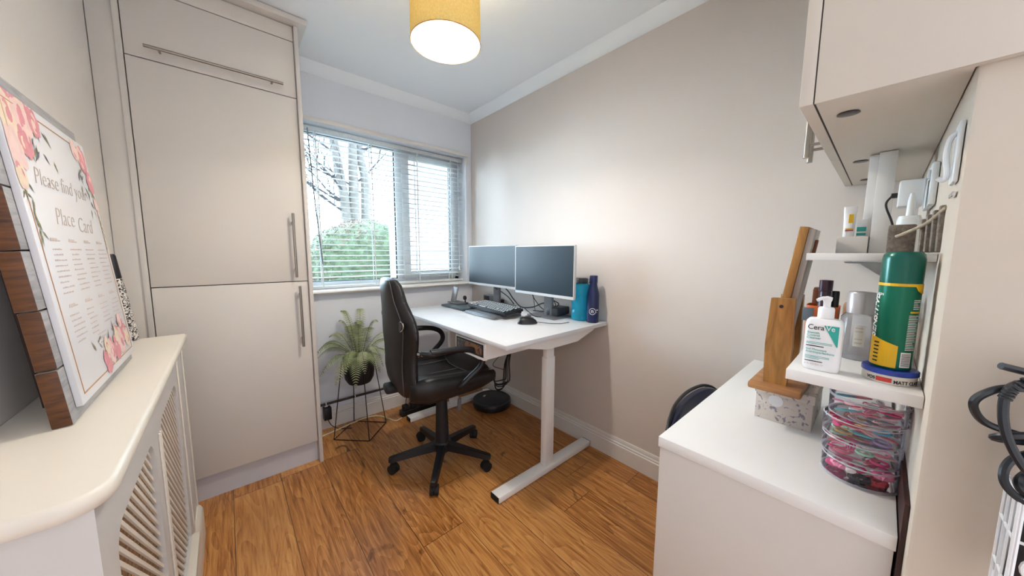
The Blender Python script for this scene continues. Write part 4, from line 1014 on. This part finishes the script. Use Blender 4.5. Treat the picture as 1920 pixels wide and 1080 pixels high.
# ------------------------------------------------------------------ shelves on the near wall
def shelf(z, x0, y1, lab, th=0.020):
    s_ = thing('wall_shelf', lab, 'shelf', (0, 0, z))
    MB().box((x0, YN+0.001, -th), (1.709, y1, 0), 0.001).build('board', 'panelw', s_)
    for x in (x0+0.27, 1.45):
        MB().box((x-0.012, YN+0.001, -0.024), (x+0.012, YN+0.125, -0.0205), 0.001).box((x-0.012, YN+0.001, -0.115), (x+0.012, YN+0.0045, -0.024), 0.001).prism([(YN+0.004, -0.024), (YN+0.10, -0.024), (YN+0.004, -0.10)], x-0.002, x+0.002, lambda u, v, w: (w, u, v)).lathe([(0.0005, 0.0), (0.005, 0.0), (0.004, 0.003), (0.0005, 0.0035)], 10, (x, YN+0.0045, -0.10), 'y').build('bracket', 'sock', s_)
    return s_
shelf(1.020, 0.803, 0.108, 'lower white shelf holding the green can and the pump bottle')
shelf(1.243, 0.905, 0.107, 'upper white shelf holding the grey plaque and white upright', 0.0145)
SZ = 1.0205
cv_ = thing('pump_bottle', 'white pump bottle of face cleanser with teal corner on the lower shelf', 'bottle', (0.846, 0.064, SZ), math.radians(-2))
pr_ = MB(); pr_.loft([[(x, y, z) for x, y in se(32, 0.015*k, 0.0265*k2, 4)] for k, k2, z in ((0.85, 0.90, 0.0), (0.97, 0.97, 0.003), (1, 1, 0.009), (1, 1, 0.086), (0.95, 0.96, 0.094), (0.8, 0.82, 0.099), (0.5, 0.4, 0.1005))])
pr_.build('bottle_body', 'cream', cv_)
MB().lathe([(0.001, 0.100), (0.0115, 0.100), (0.0118, 0.102), (0.0118, 0.118), (0.010, 0.121), (0.001, 0.1215)], 20).build('collar', 'cream', cv_)
pmp = MB(); pmp.lathe([(0.001, 0.1215), (0.0052, 0.1215), (0.0055, 0.131), (0.007, 0.135), (0.007, 0.140), (0.001, 0.142)], 14); pmp.tube(bez([(0, 0.0, 0.1375), (-0.006, 0.006, 0.138), (-0.012, 0.012, 0.134)], 4), 0.0032, 8); pmp.build('pump_head', 'cream', cv_)
FXc = -0.0152
def CL(u, v, w=0.0): return (FXc-0.0002-w, -u, v)      # u to the right as seen from -x
MB().sheet([CL(0.001, 0.088), CL(0.0215, 0.088), CL(0.0215, 0.050), CL(0.0205, 0.050)], 0.0004).build('teal_corner', 'mint', cv_)
letters([('Cera', 0.0135, -0.0215, 0.0785, 0, 0.00005, 'LEFT', 0.86)], 'brand_lettering', 'inkb', cv_, CL)
letters([('Ve', 0.0135, 0.0040, 0.0785, 0, 0.0001, 'LEFT', 0.86)], 'brand_lettering', 'whiteink', cv_, lambda u, v, w: CL(u, v, w+0.0003))
letters([('Blemish', 0.0056, -0.0215, 0.0705), ('Control', 0.0056, -0.0215, 0.0655), ('Cleanser', 0.0056, -0.0215, 0.0605), ('Gel Moussant', 0.0053, -0.0215, 0.0385), ('Anti-Imperfections', 0.0053, -0.0215, 0.0335)], 'product_lettering', 'mint', cv_, CL)
ll = MB()
for v, L in ((0.0535, 0.036), (0.0510, 0.036), (0.0270, 0.034), (0.0245, 0.034), (0.022, 0.020)): ll.box(CL(-0.0215, v), CL(-0.0215+L, v+0.0008, 0.0002))
ll.build('small_print', 'mint', cv_)
l2 = MB()
for v, L in ((0.046, 0.025), (0.0165, 0.025)): l2.box(CL(-0.0215, v), CL(-0.0215+L, v+0.0016, 0.0002))
l2.build('ingredient_lines', 'inkb', cv_)
letters([('8 FL OZ/236 ml', 0.0040, -0.0215, 0.0105)], 'volume_lettering', 'ink', cv_, CL)

tn = thing('hair_clay_tin', 'flat round tin with blue lid under the green can', 'tin', (0.866, -0.022, SZ))
MB().lathe([(0.001, 0), (0.0315, 0.0), (0.0325, 0.002), (0.0325, 0.015), (0.001, 0.015)], 40).build('tin_body', 'tinw', tn)
MB().lathe([(0.0325, 0.0152), (0.034, 0.016), (0.034, 0.0225), (0.0325, 0.024), (0.001, 0.024)], 40).build('lid', 'blue', tn)
AT = math.atan2(0.022, -0.866)
tf = lambda u, v, w: ((0.0327+w)*math.cos(AT+u/0.0327), (0.0327+w)*math.sin(AT+u/0.0327), v)
letters([('MATT CLAY', 0.0085, 0.006, 0.0028, 0, 0.0001, 'LEFT', 0.78)], 'product_lettering', 'inkb', tn, tf)
letters([('VO5', 0.0075, -0.0275, 0.0045, 0, 0.00015, 'LEFT', 0.85)], 'brand_lettering', 'inkb', tn, tf)
rb = MB(); n_ = 8
for i in range(n_): 
    u0, u1 = -0.0145+0.0185*i/n_, -0.0145+0.0185*(i+1)/n_
    rb.sheet([tf(u0, 0.0035, 0.0001), tf(u1, 0.0035, 0.0001), tf(u1, 0.011, 0.0001), tf(u0, 0.011, 0.0001)], 0.0003)
rb.build('red_label', 'red', tn)

cn = thing('shaving_can', 'tall metallic green and yellow spray can on the blue-lidded tin', 'can', (0.866, -0.022, SZ+0.0242))
CR = 0.0245
MB().lathe([(0.001, 0), (0.0225, 0), (CR, 0.003), (CR, 0.148)], 40, cap=False).build('can_body', 'green', cn)
MB().lathe([(CR*0.985, 0.148), (CR*1.0, 0.1482), (CR*1.01, 0.188), (CR*0.95, 0.196), (CR*0.80, 0.2005), (0.001, 0.2015)], 40, cap=False).build('cap', 'greend', cn)
cf = lambda u, v, w=0.0: ((CR+0.0002+w)*math.cos(AT+u/CR), (CR+0.0002+w)*math.sin(AT+u/CR), v)
def wrap_poly(mb, fnc, cols):     # cols: list of (u, vlo, vhi)
    for (u0, a0, b0), (u1, a1, b1) in zip(cols[:-1], cols[1:]): mb.poly([fnc(u0, a0, 0.0005), fnc(u1, a1, 0.0005), fnc(u1, b1, 0.0005), fnc(u0, b0, 0.0005)])
def lerpcols(pts, n=8):
    out = []
    for (u0, a0, b0), (u1, a1, b1) in zip(pts[:-1], pts[1:]):
        for i in range(n): t = i/n; out.append((u0+(u1-u0)*t, a0+(a1-a0)*t, b0+(b1-b0)*t))
    return out+[pts[-1]]
yl = MB()
wrap_poly(yl, cf, lerpcols([(-0.045, 0.004, 0.060), (-0.022, 0.004, 0.053), (0.006, 0.004, 0.042)]))
yl.build('yellow_panel', 'yellow', cn); yl = MB()
wrap_poly(yl, cf, lerpcols([(-0.06, 0.143, 0.1478), (0.018, 0.143, 0.1478), (0.022, 0.136, 0.1478), (0.030, 0.131, 0.1478), (0.046, 0.131, 0.1478)]))
yl.build('yellow_band', 'yellow', cn); yl = MB()
wrap_poly(yl, cf, lerpcols([(0.015, 0.099, 0.102), (0.032, 0.099, 0.102)]))
yl.build('yellow_stripe', 'yellow', cn)
bc = MB(); wrap_poly(bc, cf, lerpcols([(0.010, 0.006, 0.032), (0.024, 0.006, 0.032)])); bc.build('barcode_label', 'whiteink', cn)
b2 = MB()
for i in range(10): v = 0.0085+i*0.0022; wrap_poly(b2, lambda u, v_, w: cf(u, v_, w+0.0002), lerpcols([(0.0112, v, v+0.001), (0.0228, v, v+0.001)], 4))
b2.build('barcode_bars', 'inkb', cn)
# vertical lettering on the far left flank, small print on the right
letters([('SENSITIVE', 0.020, 0, 0, 0.2, 0.0003, 'LEFT', 0.85)], 'brand_lettering', 'whiteink', cn, lambda u, v, w: cf(-0.0245-v, 0.052+u, w+0.0003))
letters([('SKIN', 0.006, -0.031, 0.126, 0, 0.0001)], 'brand_lettering', 'whiteink', cn, cf)
sp_ = MB(); rn = random.Random(6)
for j in range(30):
    v = 0.036+j*0.0029
    if 0.096 < v < 0.104: continue
    wrap_poly(sp_, cf, lerpcols([(0.014+(0.004 if v > .1 else 0), v, v+0.0012), (0.014+rn.uniform(.010, .016), v, v+0.0012)], 3))
sp_.build('small_print', 'whiteink', cn)
pr2 = MB()
for j in range(6): wrap_poly(pr2, lambda u, v_, w: cf(u, v_, w+0.0002), lerpcols([(-0.024, 0.010+j*0.0065, 0.0125+j*0.0065), (-0.016, 0.010+j*0.0065, 0.0125+j*0.0065)], 2))
pr2.build('panel_print', 'inkb', cn)

# small toiletries at the back of the lower shelf
jr = thing('cosmetic_jar', 'clear frosted jar with silver-grey lid between pump bottle and green can', 'jar', (1.000, 0.024, SZ))
MB().lathe([(0.001, 0.0), (0.026, 0.0), (0.028, 0.004), (0.028, 0.088), (0.022, 0.096), (0.020, 0.097)], 28, cap=False).build('jar_body', 'frost', jr)
MB().lathe([(0.001, 0.097), (0.0215, 0.0972), (0.0215, 0.139), (0.0195, 0.142), (0.001, 0.142)], 28).build('lid', 'lidgrey', jr)
AJ = math.atan2(-0.024, -1.0)
jf = lambda u, v, w=0.0: ((0.0283+w)*math.cos(AJ+u/0.0283), (0.0283+w)*math.sin(AJ+u/0.0283), v)
jl = MB(); wrap_poly(jl, jf, lerpcols([(-0.006, 0.03, 0.075), (0.010, 0.03, 0.075)], 5)); jl.build('paper_label', 'tinw', jr)
j2 = MB()
for v in (0.036, 0.044, 0.060, 0.067): wrap_poly(j2, lambda u, v_, w: jf(u, v_, w+.0002), lerpcols([(-0.004, v, v+0.003), (0.007, v, v+0.003)], 4))
j2.build('label_print', 'ink', jr)
tag(MB().lathe([(0.001, 0), (0.010, 0), (0.0105, 0.003), (0.0105, 0.06), (0.004, 0.066), (0.001, 0.066)], 16, (1.005, -0.034, SZ)).build('foil_tube', 'boxgrey'), 'thin grey tube standing behind the green can', 'tube')
op = thing('makeup_pouch', 'open orange and slate makeup pouch behind the pump bottle', 'pouch', (1.020, 0.083, SZ))
ob = MB()
ring_ = lambda k, z: [(x, y, z) for x, y in se(24, 0.030*k, 0.026*k, 4)]
ob.loft([ring_(0.95, 0), ring_(1.0, 0.01), ring_(1.06, 0.105), ring_(1.02, 0.105), ring_(0.96, 0.02), ring_(0.05, 0.02)]); ob.build('pouch_body', 'orange', op)
ob2 = MB(); ob2.box((-0.034, 0.012, 0.07), (-0.0325, 0.031, 0.10), 0.0003); ob2.build('slate_side', 'slate', op)
tag(MB().lathe([(0.001, 0), (0.0115, 0), (0.0115, 0.10), (0.0095, 0.103), (0.0095, 0.118), (0.0115, 0.119), (0.0115, 0.142), (0.001, 0.143)], 16, (1.008, 0.081, SZ+0.0205)).build('nail_polish', 'plum'), 'dark plum capped bottle sticking out of the orange pouch', 'bottle')
tag(MB().lathe([(0.001, 0), (0.007, 0), (0.007, 0.115), (0.006, 0.118), (0.001, 0.118)], 14, (1.022, 0.0655, SZ+0.0205)).build('mascara', 'black'), 'slim black makeup stick in the orange pouch', 'makeup')
tag(MB().lathe([(0.001, 0), (0.0085, 0), (0.0085, 0.105), (0.006, 0.112), (0.001, 0.113)], 14, (1.062, 0.045, SZ)).build('foundation_bottle', 'tan'), 'tan capped bottle between orange pouch and frosted jar', 'bottle')
tag(MB().box((1.050, 0.105-0.008, SZ), (1.085, 0.128-0.022, SZ+0.138), 0.001).box((1.052, 0.098, SZ+0.138), (1.083, 0.105, SZ+0.141)).build('hair_dye_box', 'amber'), 'narrow brown box beside the wooden mirror on the lower shelf', 'box')

# ------------------------------------------------------------------ clear stacking organiser with hair accessories
TX, TY, TR = 0.958, -0.0015, 0.0572
og = thing('clear_organiser', 'clear acrylic swivel tower of four round tiers full of hair accessories', 'organiser', (TX, TY, TZ))
offs = [(-0.002, 0.0), (0.001, 0.003), (-0.001, 0.004), (0.002, -0.002)]
TIER = []
for k in range(4):
    z0_ = 0.004+k*0.042; ox, oy = offs[k]; TIER.append((TX+ox, TY+oy, TZ+z0_+0.0025))
    t_ = MB()
    t_.lathe([(0.001, z0_), (TR-0.001, z0_), (TR, z0_+0.002), (TR, z0_+0.036)], 48, (ox, oy, 0), cap=False)
    to = t_.build('tier', 'plastic', og)
    MB().torus((ox, oy, z0_+0.0365), TR-0.0006, 0.0013, n=48, k=6).torus((ox, oy, z0_+0.0015), TR-0.0012, 0.0013, n=48, k=6).build('tier_rim', 'plasticl', to)
zl = 0.004+4*0.042-0.003
MB().lathe([(0.001, zl+0.0045), (TR-0.004, zl+0.004), (TR, zl+0.001), (TR, zl-0.004)], 48, (0.002, -0.002, 0), cap=False).build('lid', 'plastic', og)
MB().torus((0.002, -0.002, zl+0.001), TR, 0.0012, n=48, k=6).build('lid_rim', 'plasticl', og)
MB().lathe([(0.001, 0), (TR-0.002, 0), (TR+0.001, 0.001), (TR-0.001, 0.0035), (0.001, 0.0036)], 48).build('base_plate', 'plasticl', og)
MB().cyl((0.0, -TR+0.005, 0.002), (0.0, -TR+0.005, zl), 0.0028, n=10).build('swivel_post', 'plasticl', og)
HC = dict(pink=('f08fae', 'pink'), hot=('dc3f7d', 'hot pink'), blush=('f4c6bf', 'blush'), red=('c9303f', 'red'), teal=('57b6bd', 'teal'), mint=('a5dcb8', 'mint green'), lilac=('a99ac9', 'lilac'), aqua=('5bb8d6', 'aqua blue'),
          white=('eee6e6', 'white'), gold=('b79a52', 'gold'), black=('2a2a32', 'black'), rose=('d8727f', 'dusky rose'), brown=('7d4a3a', 'brown'), slate=('7d8794', 'slate grey'))
for k_, v_ in HC.items(): MAT['h_'+k_] = mat('hair_'+k_, v_[0], 0.5, var=0.08, scale=120)
rn = random.Random(17)
def hp_mesh(kind):
    m2 = MB()
    if kind == 'clip':
        m2.tube([(0.019*math.cos(a)+0.001, (0.0045+0.0015*math.cos(a))*math.sin(a), 0.002) for a in [2*PI*i/18 for i in range(18)]], 0.0013, 6, closed=True); m2.box((-0.016, -0.0015, 0.001), (0.015, 0.0015, 0.0025))
    elif kind == 'band': m2.torus((0, 0, 0.0026), 0.0115, 0.0024, n=22, k=8)
    elif kind == 'scrunchie':
        pts = [((0.0115+0.0012*math.sin(9*a))*math.cos(a), (0.0115+0.0012*math.sin(9*a))*math.sin(a), 0.0055+0.001*math.sin(7*a)) for a in [2*PI*i/40 for i in range(40)]]
        m2.tube(pts, [0.0050+0.0011*math.sin(3.7*i) for i in range(40)], 8, closed=True)
    elif kind == 'bow':
        for s_ in (-1, 1): m2.loft([[(s_*x, w*math.cos(a), 0.0055+h*math.sin(a)) for a in [2*PI*i/10 for i in range(10)]] for x, w, h in ((0.0015, 0.002, 0.002), (0.007, 0.006, 0.004), (0.013, 0.0085, 0.005), (0.0155, 0.0075, 0.004))])
        m2.ball((0, 0, 0.0055), 0.0036, 8, 6)
    return m2
HNAME = dict(clip='hair_clip', band='hair_band', scrunchie='scrunchie', bow='hair_bow')
HM = {}
def hair(kind, colk, tier, r, a, zl_, tilt=0.0):
    key = (kind, colk)
    lab_t = ('bottom', 'third', 'second', 'top')[tier]
    lab = '%s %s in the %s tier of the clear tower' % (HC[colk][1], HNAME[kind].replace('_', ' '), lab_t)
    if key not in HM:
        o = hp_mesh(kind).build(HNAME[kind], 'h_'+colk); HM[key] = o
    else:
        o = HM[key].copy(); COL.objects.link(o)
    tx, ty, tz_ = TIER[tier]
    o.location = (tx+r*math.cos(a), ty+r*math.sin(a), tz_+zl_); o.rotation_euler = (rn.uniform(-.15, .15)+tilt, rn.uniform(-.15, .15), rn.uniform(0, PI))
    tag(o, lab, HNAME[kind].replace('_', ' '), 'hair accessories in the %s tier' % lab_t); return o
PLAN = [
    (3, 'clip', ['blush', 'blush', 'pink', 'white', 'teal', 'rose', 'pink', 'blush', 'pink', 'teal', 'rose', 'hot', 'white', 'aqua', 'slate', 'blush', 'teal', 'pink', 'gold', 'rose', 'white', 'lilac', 'hot']),
    (2, 'band', ['mint', 'lilac', 'rose', 'gold', 'aqua', 'hot']), (2, 'clip', ['blush', 'pink', 'rose', 'white', 'hot', 'red', 'blush', 'red', 'slate', 'pink', 'brown', 'rose', 'gold', 'teal']),
    (1, 'band', ['pink', 'hot', 'white', 'rose', 'pink', 'blush', 'mint', 'brown']), (1, 'clip', ['rose', 'white', 'pink', 'hot', 'blush', 'pink', 'rose', 'white', 'hot', 'blush']),
    (0, 'scrunchie', ['black', 'pink', 'hot', 'pink', 'red', 'black']), (0, 'band', ['blush', 'hot'])]
cnt = {}
for tier, kind, cols in PLAN:
    for c in cols:
        k = cnt.get(tier, 0); cnt[tier] = k+1
        a = PI*0.5+ (k*2.399) % (2*PI)
        if tier == 0:
            r = 0.034 if k < 6 else 0.012; a = {0: PI*1.02, 1: PI*1.42, 2: PI*0.55, 3: PI*0.72, 4: PI*1.25, 5: PI*1.75, 6: 0.5, 7: 2.9}[k]; zl_ = 0.001+0.011*(k % 2 if k < 6 else 1)
        else:
            r = (0.030+0.008*(k % 2)) if kind != 'clip' else (0.034 if k % 3 else 0.018); zl_ = 0.001+0.0042*(k//2 % 7)
            if kind == 'clip' and r > 0.02: r = 0.033
        hair(kind, c, tier, r, a, zl_)
hair('bow', 'blush', 3, 0.036, PI*0.80, 0.018); hair('bow', 'pink', 3, 0.036, PI*1.30, 0.020); hair('bow', 'hot', 2, 0.036, PI*0.75, 0.016); hair('bow', 'white', 0, 0.036, PI*0.85, 0.014); hair('bow', 'hot', 0, 0.036, PI*1.55, 0.020); hair('bow', 'pink', 0, 0.036, PI*1.38, 0.017)

# ------------------------------------------------------------------ things on the upper shelf and the near wall
UZ = 1.2435
up_ = thing('white_upright', 'white upright panel with low box between shelf and wall cabinet', 'panel', (1.20, 0, UZ))
MB().box((0, -0.002, 0), (0.10, 0.028, 0.2415), 0.001).build('tall_panel', 'panelw', up_)
MB().box((0.02, 0.0285, 0), (0.03, 0.044, 0.2415), 0.001).build('front_edge', 'panelw', up_)
MB().box((-0.012, 0.030, 0), (0.019, 0.085, 0.042), 0.001).build('low_box', 'panelw', up_)
tt = thing('toothpaste_tube', 'white tube with yellow and red bands on the low white box', 'tube', (1.206, 0.066, UZ+0.0425), (0, 0, 0.1))
MB().loft([[(x, y, z) for x, y in se(20, a_, b_, 2.2)] for a_, b_, z in ((0.0085, 0.0105, 0), (0.0085, 0.0105, 0.02), (0.007, 0.0115, 0.045), (0.002, 0.0125, 0.066), (0.0012, 0.0125, 0.076))]).build('tube_body', 'cream', tt)
MB().box((-0.0093, -0.0075, 0.014), (-0.0075, 0.0075, 0.0165)).build('red_band', 'red', tt)
MB().box((-0.0093, -0.0075, 0.018), (-0.0075, 0.0075, 0.0205)).box((-0.0078, -0.006, 0.034), (-0.0060, 0.0025, 0.056)).build('yellow_band', 'yellow', tt)
tc2 = thing('teal_carton', 'small white and teal carton behind the white tube', 'carton', (1.217, 0.042, UZ+0.0425))
MB().box((-0.002, -0.0065, 0), (0.025, 0.011, 0.043), 0.0008).build('carton_body', 'cream', tc2)
MB().box((-0.003, -0.0060, 0.003), (-0.0018, 0.0105, 0.009)).box((-0.003, -0.006, 0.013), (-0.0018, 0.0105, 0.024)).build('teal_bands', 'mint', tc2)
pq = thing('wood_plaque', 'weathered grey wooden plaque with jute rope on the upper shelf', 'plaque', (0.985, -0.034, UZ), (0, 0, 0))
pqb = MB()
MB().obox((0.0, 0.016, 0.0275), (0.014, 0.036, 0.054), (0, 0.10, 0), 0.003).build('front_board', 'plaque', pq)
for k in range(4): MB().obox((-0.040-0.018*k*0.9, -0.014-0.0052*k, 0.031+0.003*k), (0.008, 0.020, 0.060+0.006*k), (0, 0.08, 0.2), 0.003).build('slat', 'plaque', pq)
MB().tube(bez([(-0.008, 0.022, 0.032), (-0.03, 0.008, 0.040), (-0.06, -0.010, 0.052), (-0.10, -0.026, 0.074)], 6), 0.0028, 8).build('rope', 'rope', pq)
# double socket with chargers
sk_ = thing('double_socket', 'white double wall socket above the upper shelf', 'socket', (1.16, YN+0.001, 1.385))
MB().box((-0.073, 0, -0.043), (0.073, 0.010, 0.043), 0.003).build('faceplate', 'sock', sk_)
for x in (-0.05, 0.05): MB().box((x-0.007, 0.0102, 0.012), (x+0.007, 0.014, 0.030), 0.001).build('switch', 'sock', sk_)
ck = thing('usb_charger', 'white plug-in charger with black lead in the double socket', 'charger', (1.128, YN+0.0155, 1.372))
MB().box((-0.022, 0, -0.028), (0.022, 0.036, 0.028), 0.004).build('body', 'sock', ck)
MB().box((-0.006, 0.0365, -0.006), (0.006, 0.046, 0.004), 0.001).tube(bez([(0, 0.044, 0), (0.0, 0.052, -0.02), (-0.005, 0.04, -0.06), (0.0, 0.03, -0.105)], 6), 0.002, 6).build('lead', 'black', ck)
tbx = thing('toothbrush_charger', 'white electric toothbrush holder on the upper shelf by the wall', 'charger', (1.09, -0.028, UZ))
MB().loft([[(x, y, z) for x, y in se(20, 0.020*k, 0.018*k, 3)] for k, z in ((0.95, 0), (1, 0.004), (0.98, 0.070), (0.85, 0.078), (0.03, 0.079))]).build('holder', 'sock', tbx)
MB().lathe([(0.001, 0.079), (0.006, 0.079), (0.0055, 0.11), (0.003, 0.125), (0.001, 0.126)], 12).build('brush_neck', 'sock', tbx)
hk_ = thing('wall_hook', 'white curved coat hook on the near wall under the cabinet', 'hook', (0.800, YN+0.001, 1.385))
MB().box((-0.022, 0, -0.042), (0.022, 0.005, 0.042), 0.002).build('backplate', 'sock', hk_)
MB().tube(bez([(0, 0.004, 0.03), (0, 0.010, 0.022), (0, 0.012, 0.0), (0, 0.009, -0.028), (0, 0.012, -0.036), (0, 0.017, -0.032)], 6), [0.0030]*31, 8).build('hook_arm', 'sock', hk_)
MB().box((-0.026, 0.0, -0.062), (0.010, 0.004, -0.056), 0.0008).build('lower_clip', 'chrome', hk_)

# ------------------------------------------------------------------ wall cabinet
WZ = 1.4865
wc = thing('wall_cabinet', 'beige wall cabinet with steel handles high on the near wall', 'cabinet', (0, 0, WZ))
WX = 0.745
MB().box((WX, -0.20, 0.0), (WX+0.004, 0.097, 0.955), 0.0008).box((WX+0.004, -0.0585, 0.0), (1.709, 0.0955, 0.016)).box((WX+0.004, -0.20, 0.0), (XS-0.001, -0.0585, 0.955)).box((WX+0.004, -0.0585, 0.016), (1.709, 0.0955, 0.95)).build('carcass', 'wcab', wc)
MB().box((WX+0.0005, 0.0960, 0.001), (1.709, 0.0985, 0.953)).build('shadow_gap', 'seam', wc)
for x0, x1, hx in ((WX, 1.225, 1.195), (1.228, 1.709, 1.258)):
    dd = MB().box((x0, 0.0985, 0.0), (x1, 0.116, 0.953), 0.0012).build('door', 'wcab', wc)
    mb = MB(); mb.cyl((hx, 0.162, 0.012), (hx, 0.162, 0.20), 0.0065, n=12)
    for z in (0.045, 0.175): mb.cyl((hx, 0.116, z), (hx, 0.162, z), 0.004, n=8)
    mb.build('bar_handle', 'steel', dd)
for x, y in ((0.835, 0.062), (1.28, 0.062), (1.60, 0.06)):
    MB().lathe([(0.0005, 0.0), (0.014, 0.0), (0.015, -0.002), (0.010, -0.003), (0.0005, -0.003)], 20, (x, y, 0)).build('downlight', 'spot', wc)

# ------------------------------------------------------------------ hair tools in the wire holder on the end of the near wall
wh = thing('wire_holder', 'white wire hair-tool holder fixed to the near wall end at right edge', 'holder', (0.70, -0.152, 0.72))
wm = MB()
for y in (-0.022, 0.0, 0.020):
    wm.tube([(-0.012, y, 0.0), (-0.012, y*1.0, 0.235)], 0.0022, 6)
for z in (0.005, 0.06, 0.12, 0.18, 0.232): wm.tube([(-0.012, -0.03, z), (-0.012, 0.022, z), (0.05, 0.022, z)], 0.002, 6)
for k in range(4): wm.tube([(-0.012+0.02*k, 0.022, 0.0), (-0.012+0.02*k, 0.022, 0.235)], 0.002, 6)
wm.torus((-0.012, 0.0, 0.09), 0.02, 0.002, (0, PI/2, 0), 20, 6); wm.torus((-0.012, -0.004, 0.15), 0.018, 0.002, (0, PI/2, 0), 20, 6)
wm.build('wire_basket', 'wirew', wh)
MB().box((0.052, -0.03, 0.02), (0.0595, 0.012, 0.21), 0.001).build('back_plate', 'wirew', wh)
hr = thing('hair_straightener', 'black hair straighteners with wrapped cable in the white wire holder', 'hair straightener', (0.70, -0.135, 0.72))
MB().obox((0.012, -0.006, 0.245), (0.022, 0.016, 0.30), (0.03, 0.05, 0.2), 0.006).obox((0.034, -0.010, 0.245), (0.018, 0.016, 0.29), (0.05, -0.02, 0.2), 0.006).build('plates', 'black', hr)
cw = MB()
loops = [[(0.03, -0.02, 0.355), (0.0, 0.02, 0.362), (-0.012, 0.040, 0.352), (-0.012, 0.047, 0.335), (0.0, 0.035, 0.312), (0.02, 0.005, 0.30), (0.03, -0.02, 0.295)],
         [(0.03, -0.03, 0.318), (-0.005, 0.0, 0.313), (-0.012, 0.022, 0.305), (-0.005, 0.028, 0.297), (0.015, 0.01, 0.293), (0.03, -0.02, 0.296)],
         [(0.02, -0.02, 0.372), (-0.010, 0.016, 0.372), (-0.016, 0.027, 0.355), (-0.018, 0.024, 0.315), (-0.018, 0.010, 0.278), (-0.016, -0.010, 0.252), (-0.012, -0.028, 0.240)],
         [(0.03, -0.01, 0.284), (0.005, 0.012, 0.272), (-0.008, 0.018, 0.253), (-0.010, 0.010, 0.236), (-0.012, -0.010, 0.226), (-0.008, -0.03, 0.222)],
         [(0.03, -0.01, 0.262), (0.0, 0.006, 0.252), (-0.008, 0.002, 0.240), (-0.010, -0.02, 0.232), (-0.006, -0.035, 0.232)],
         [(0.03, -0.02, 0.376), (0.005, 0.01, 0.382), (-0.008, 0.032, 0.388)]]
for p in loops: cw.tube(bez(p, 8), 0.0042, 8)
cw.build('cable', 'dryer', hr)
cr = MB(); arc = bez([(0.01, -0.016, 0.378), (-0.008, 0.005, 0.381), (-0.0155, 0.022, 0.366), (-0.0165, 0.027, 0.352)], 8)
for i, p in enumerate(arc):
    if i % 2 == 0:
        t = (arc[min(i+1, len(arc)-1)]-arc[max(0, i-1)]).normalized(); cr.tube([p-t*0.0011, p+t*0.0011], 0.0056, 10)
cr.build('cable_sleeve', 'blackm', hr)
bpy.context.view_layer.update()
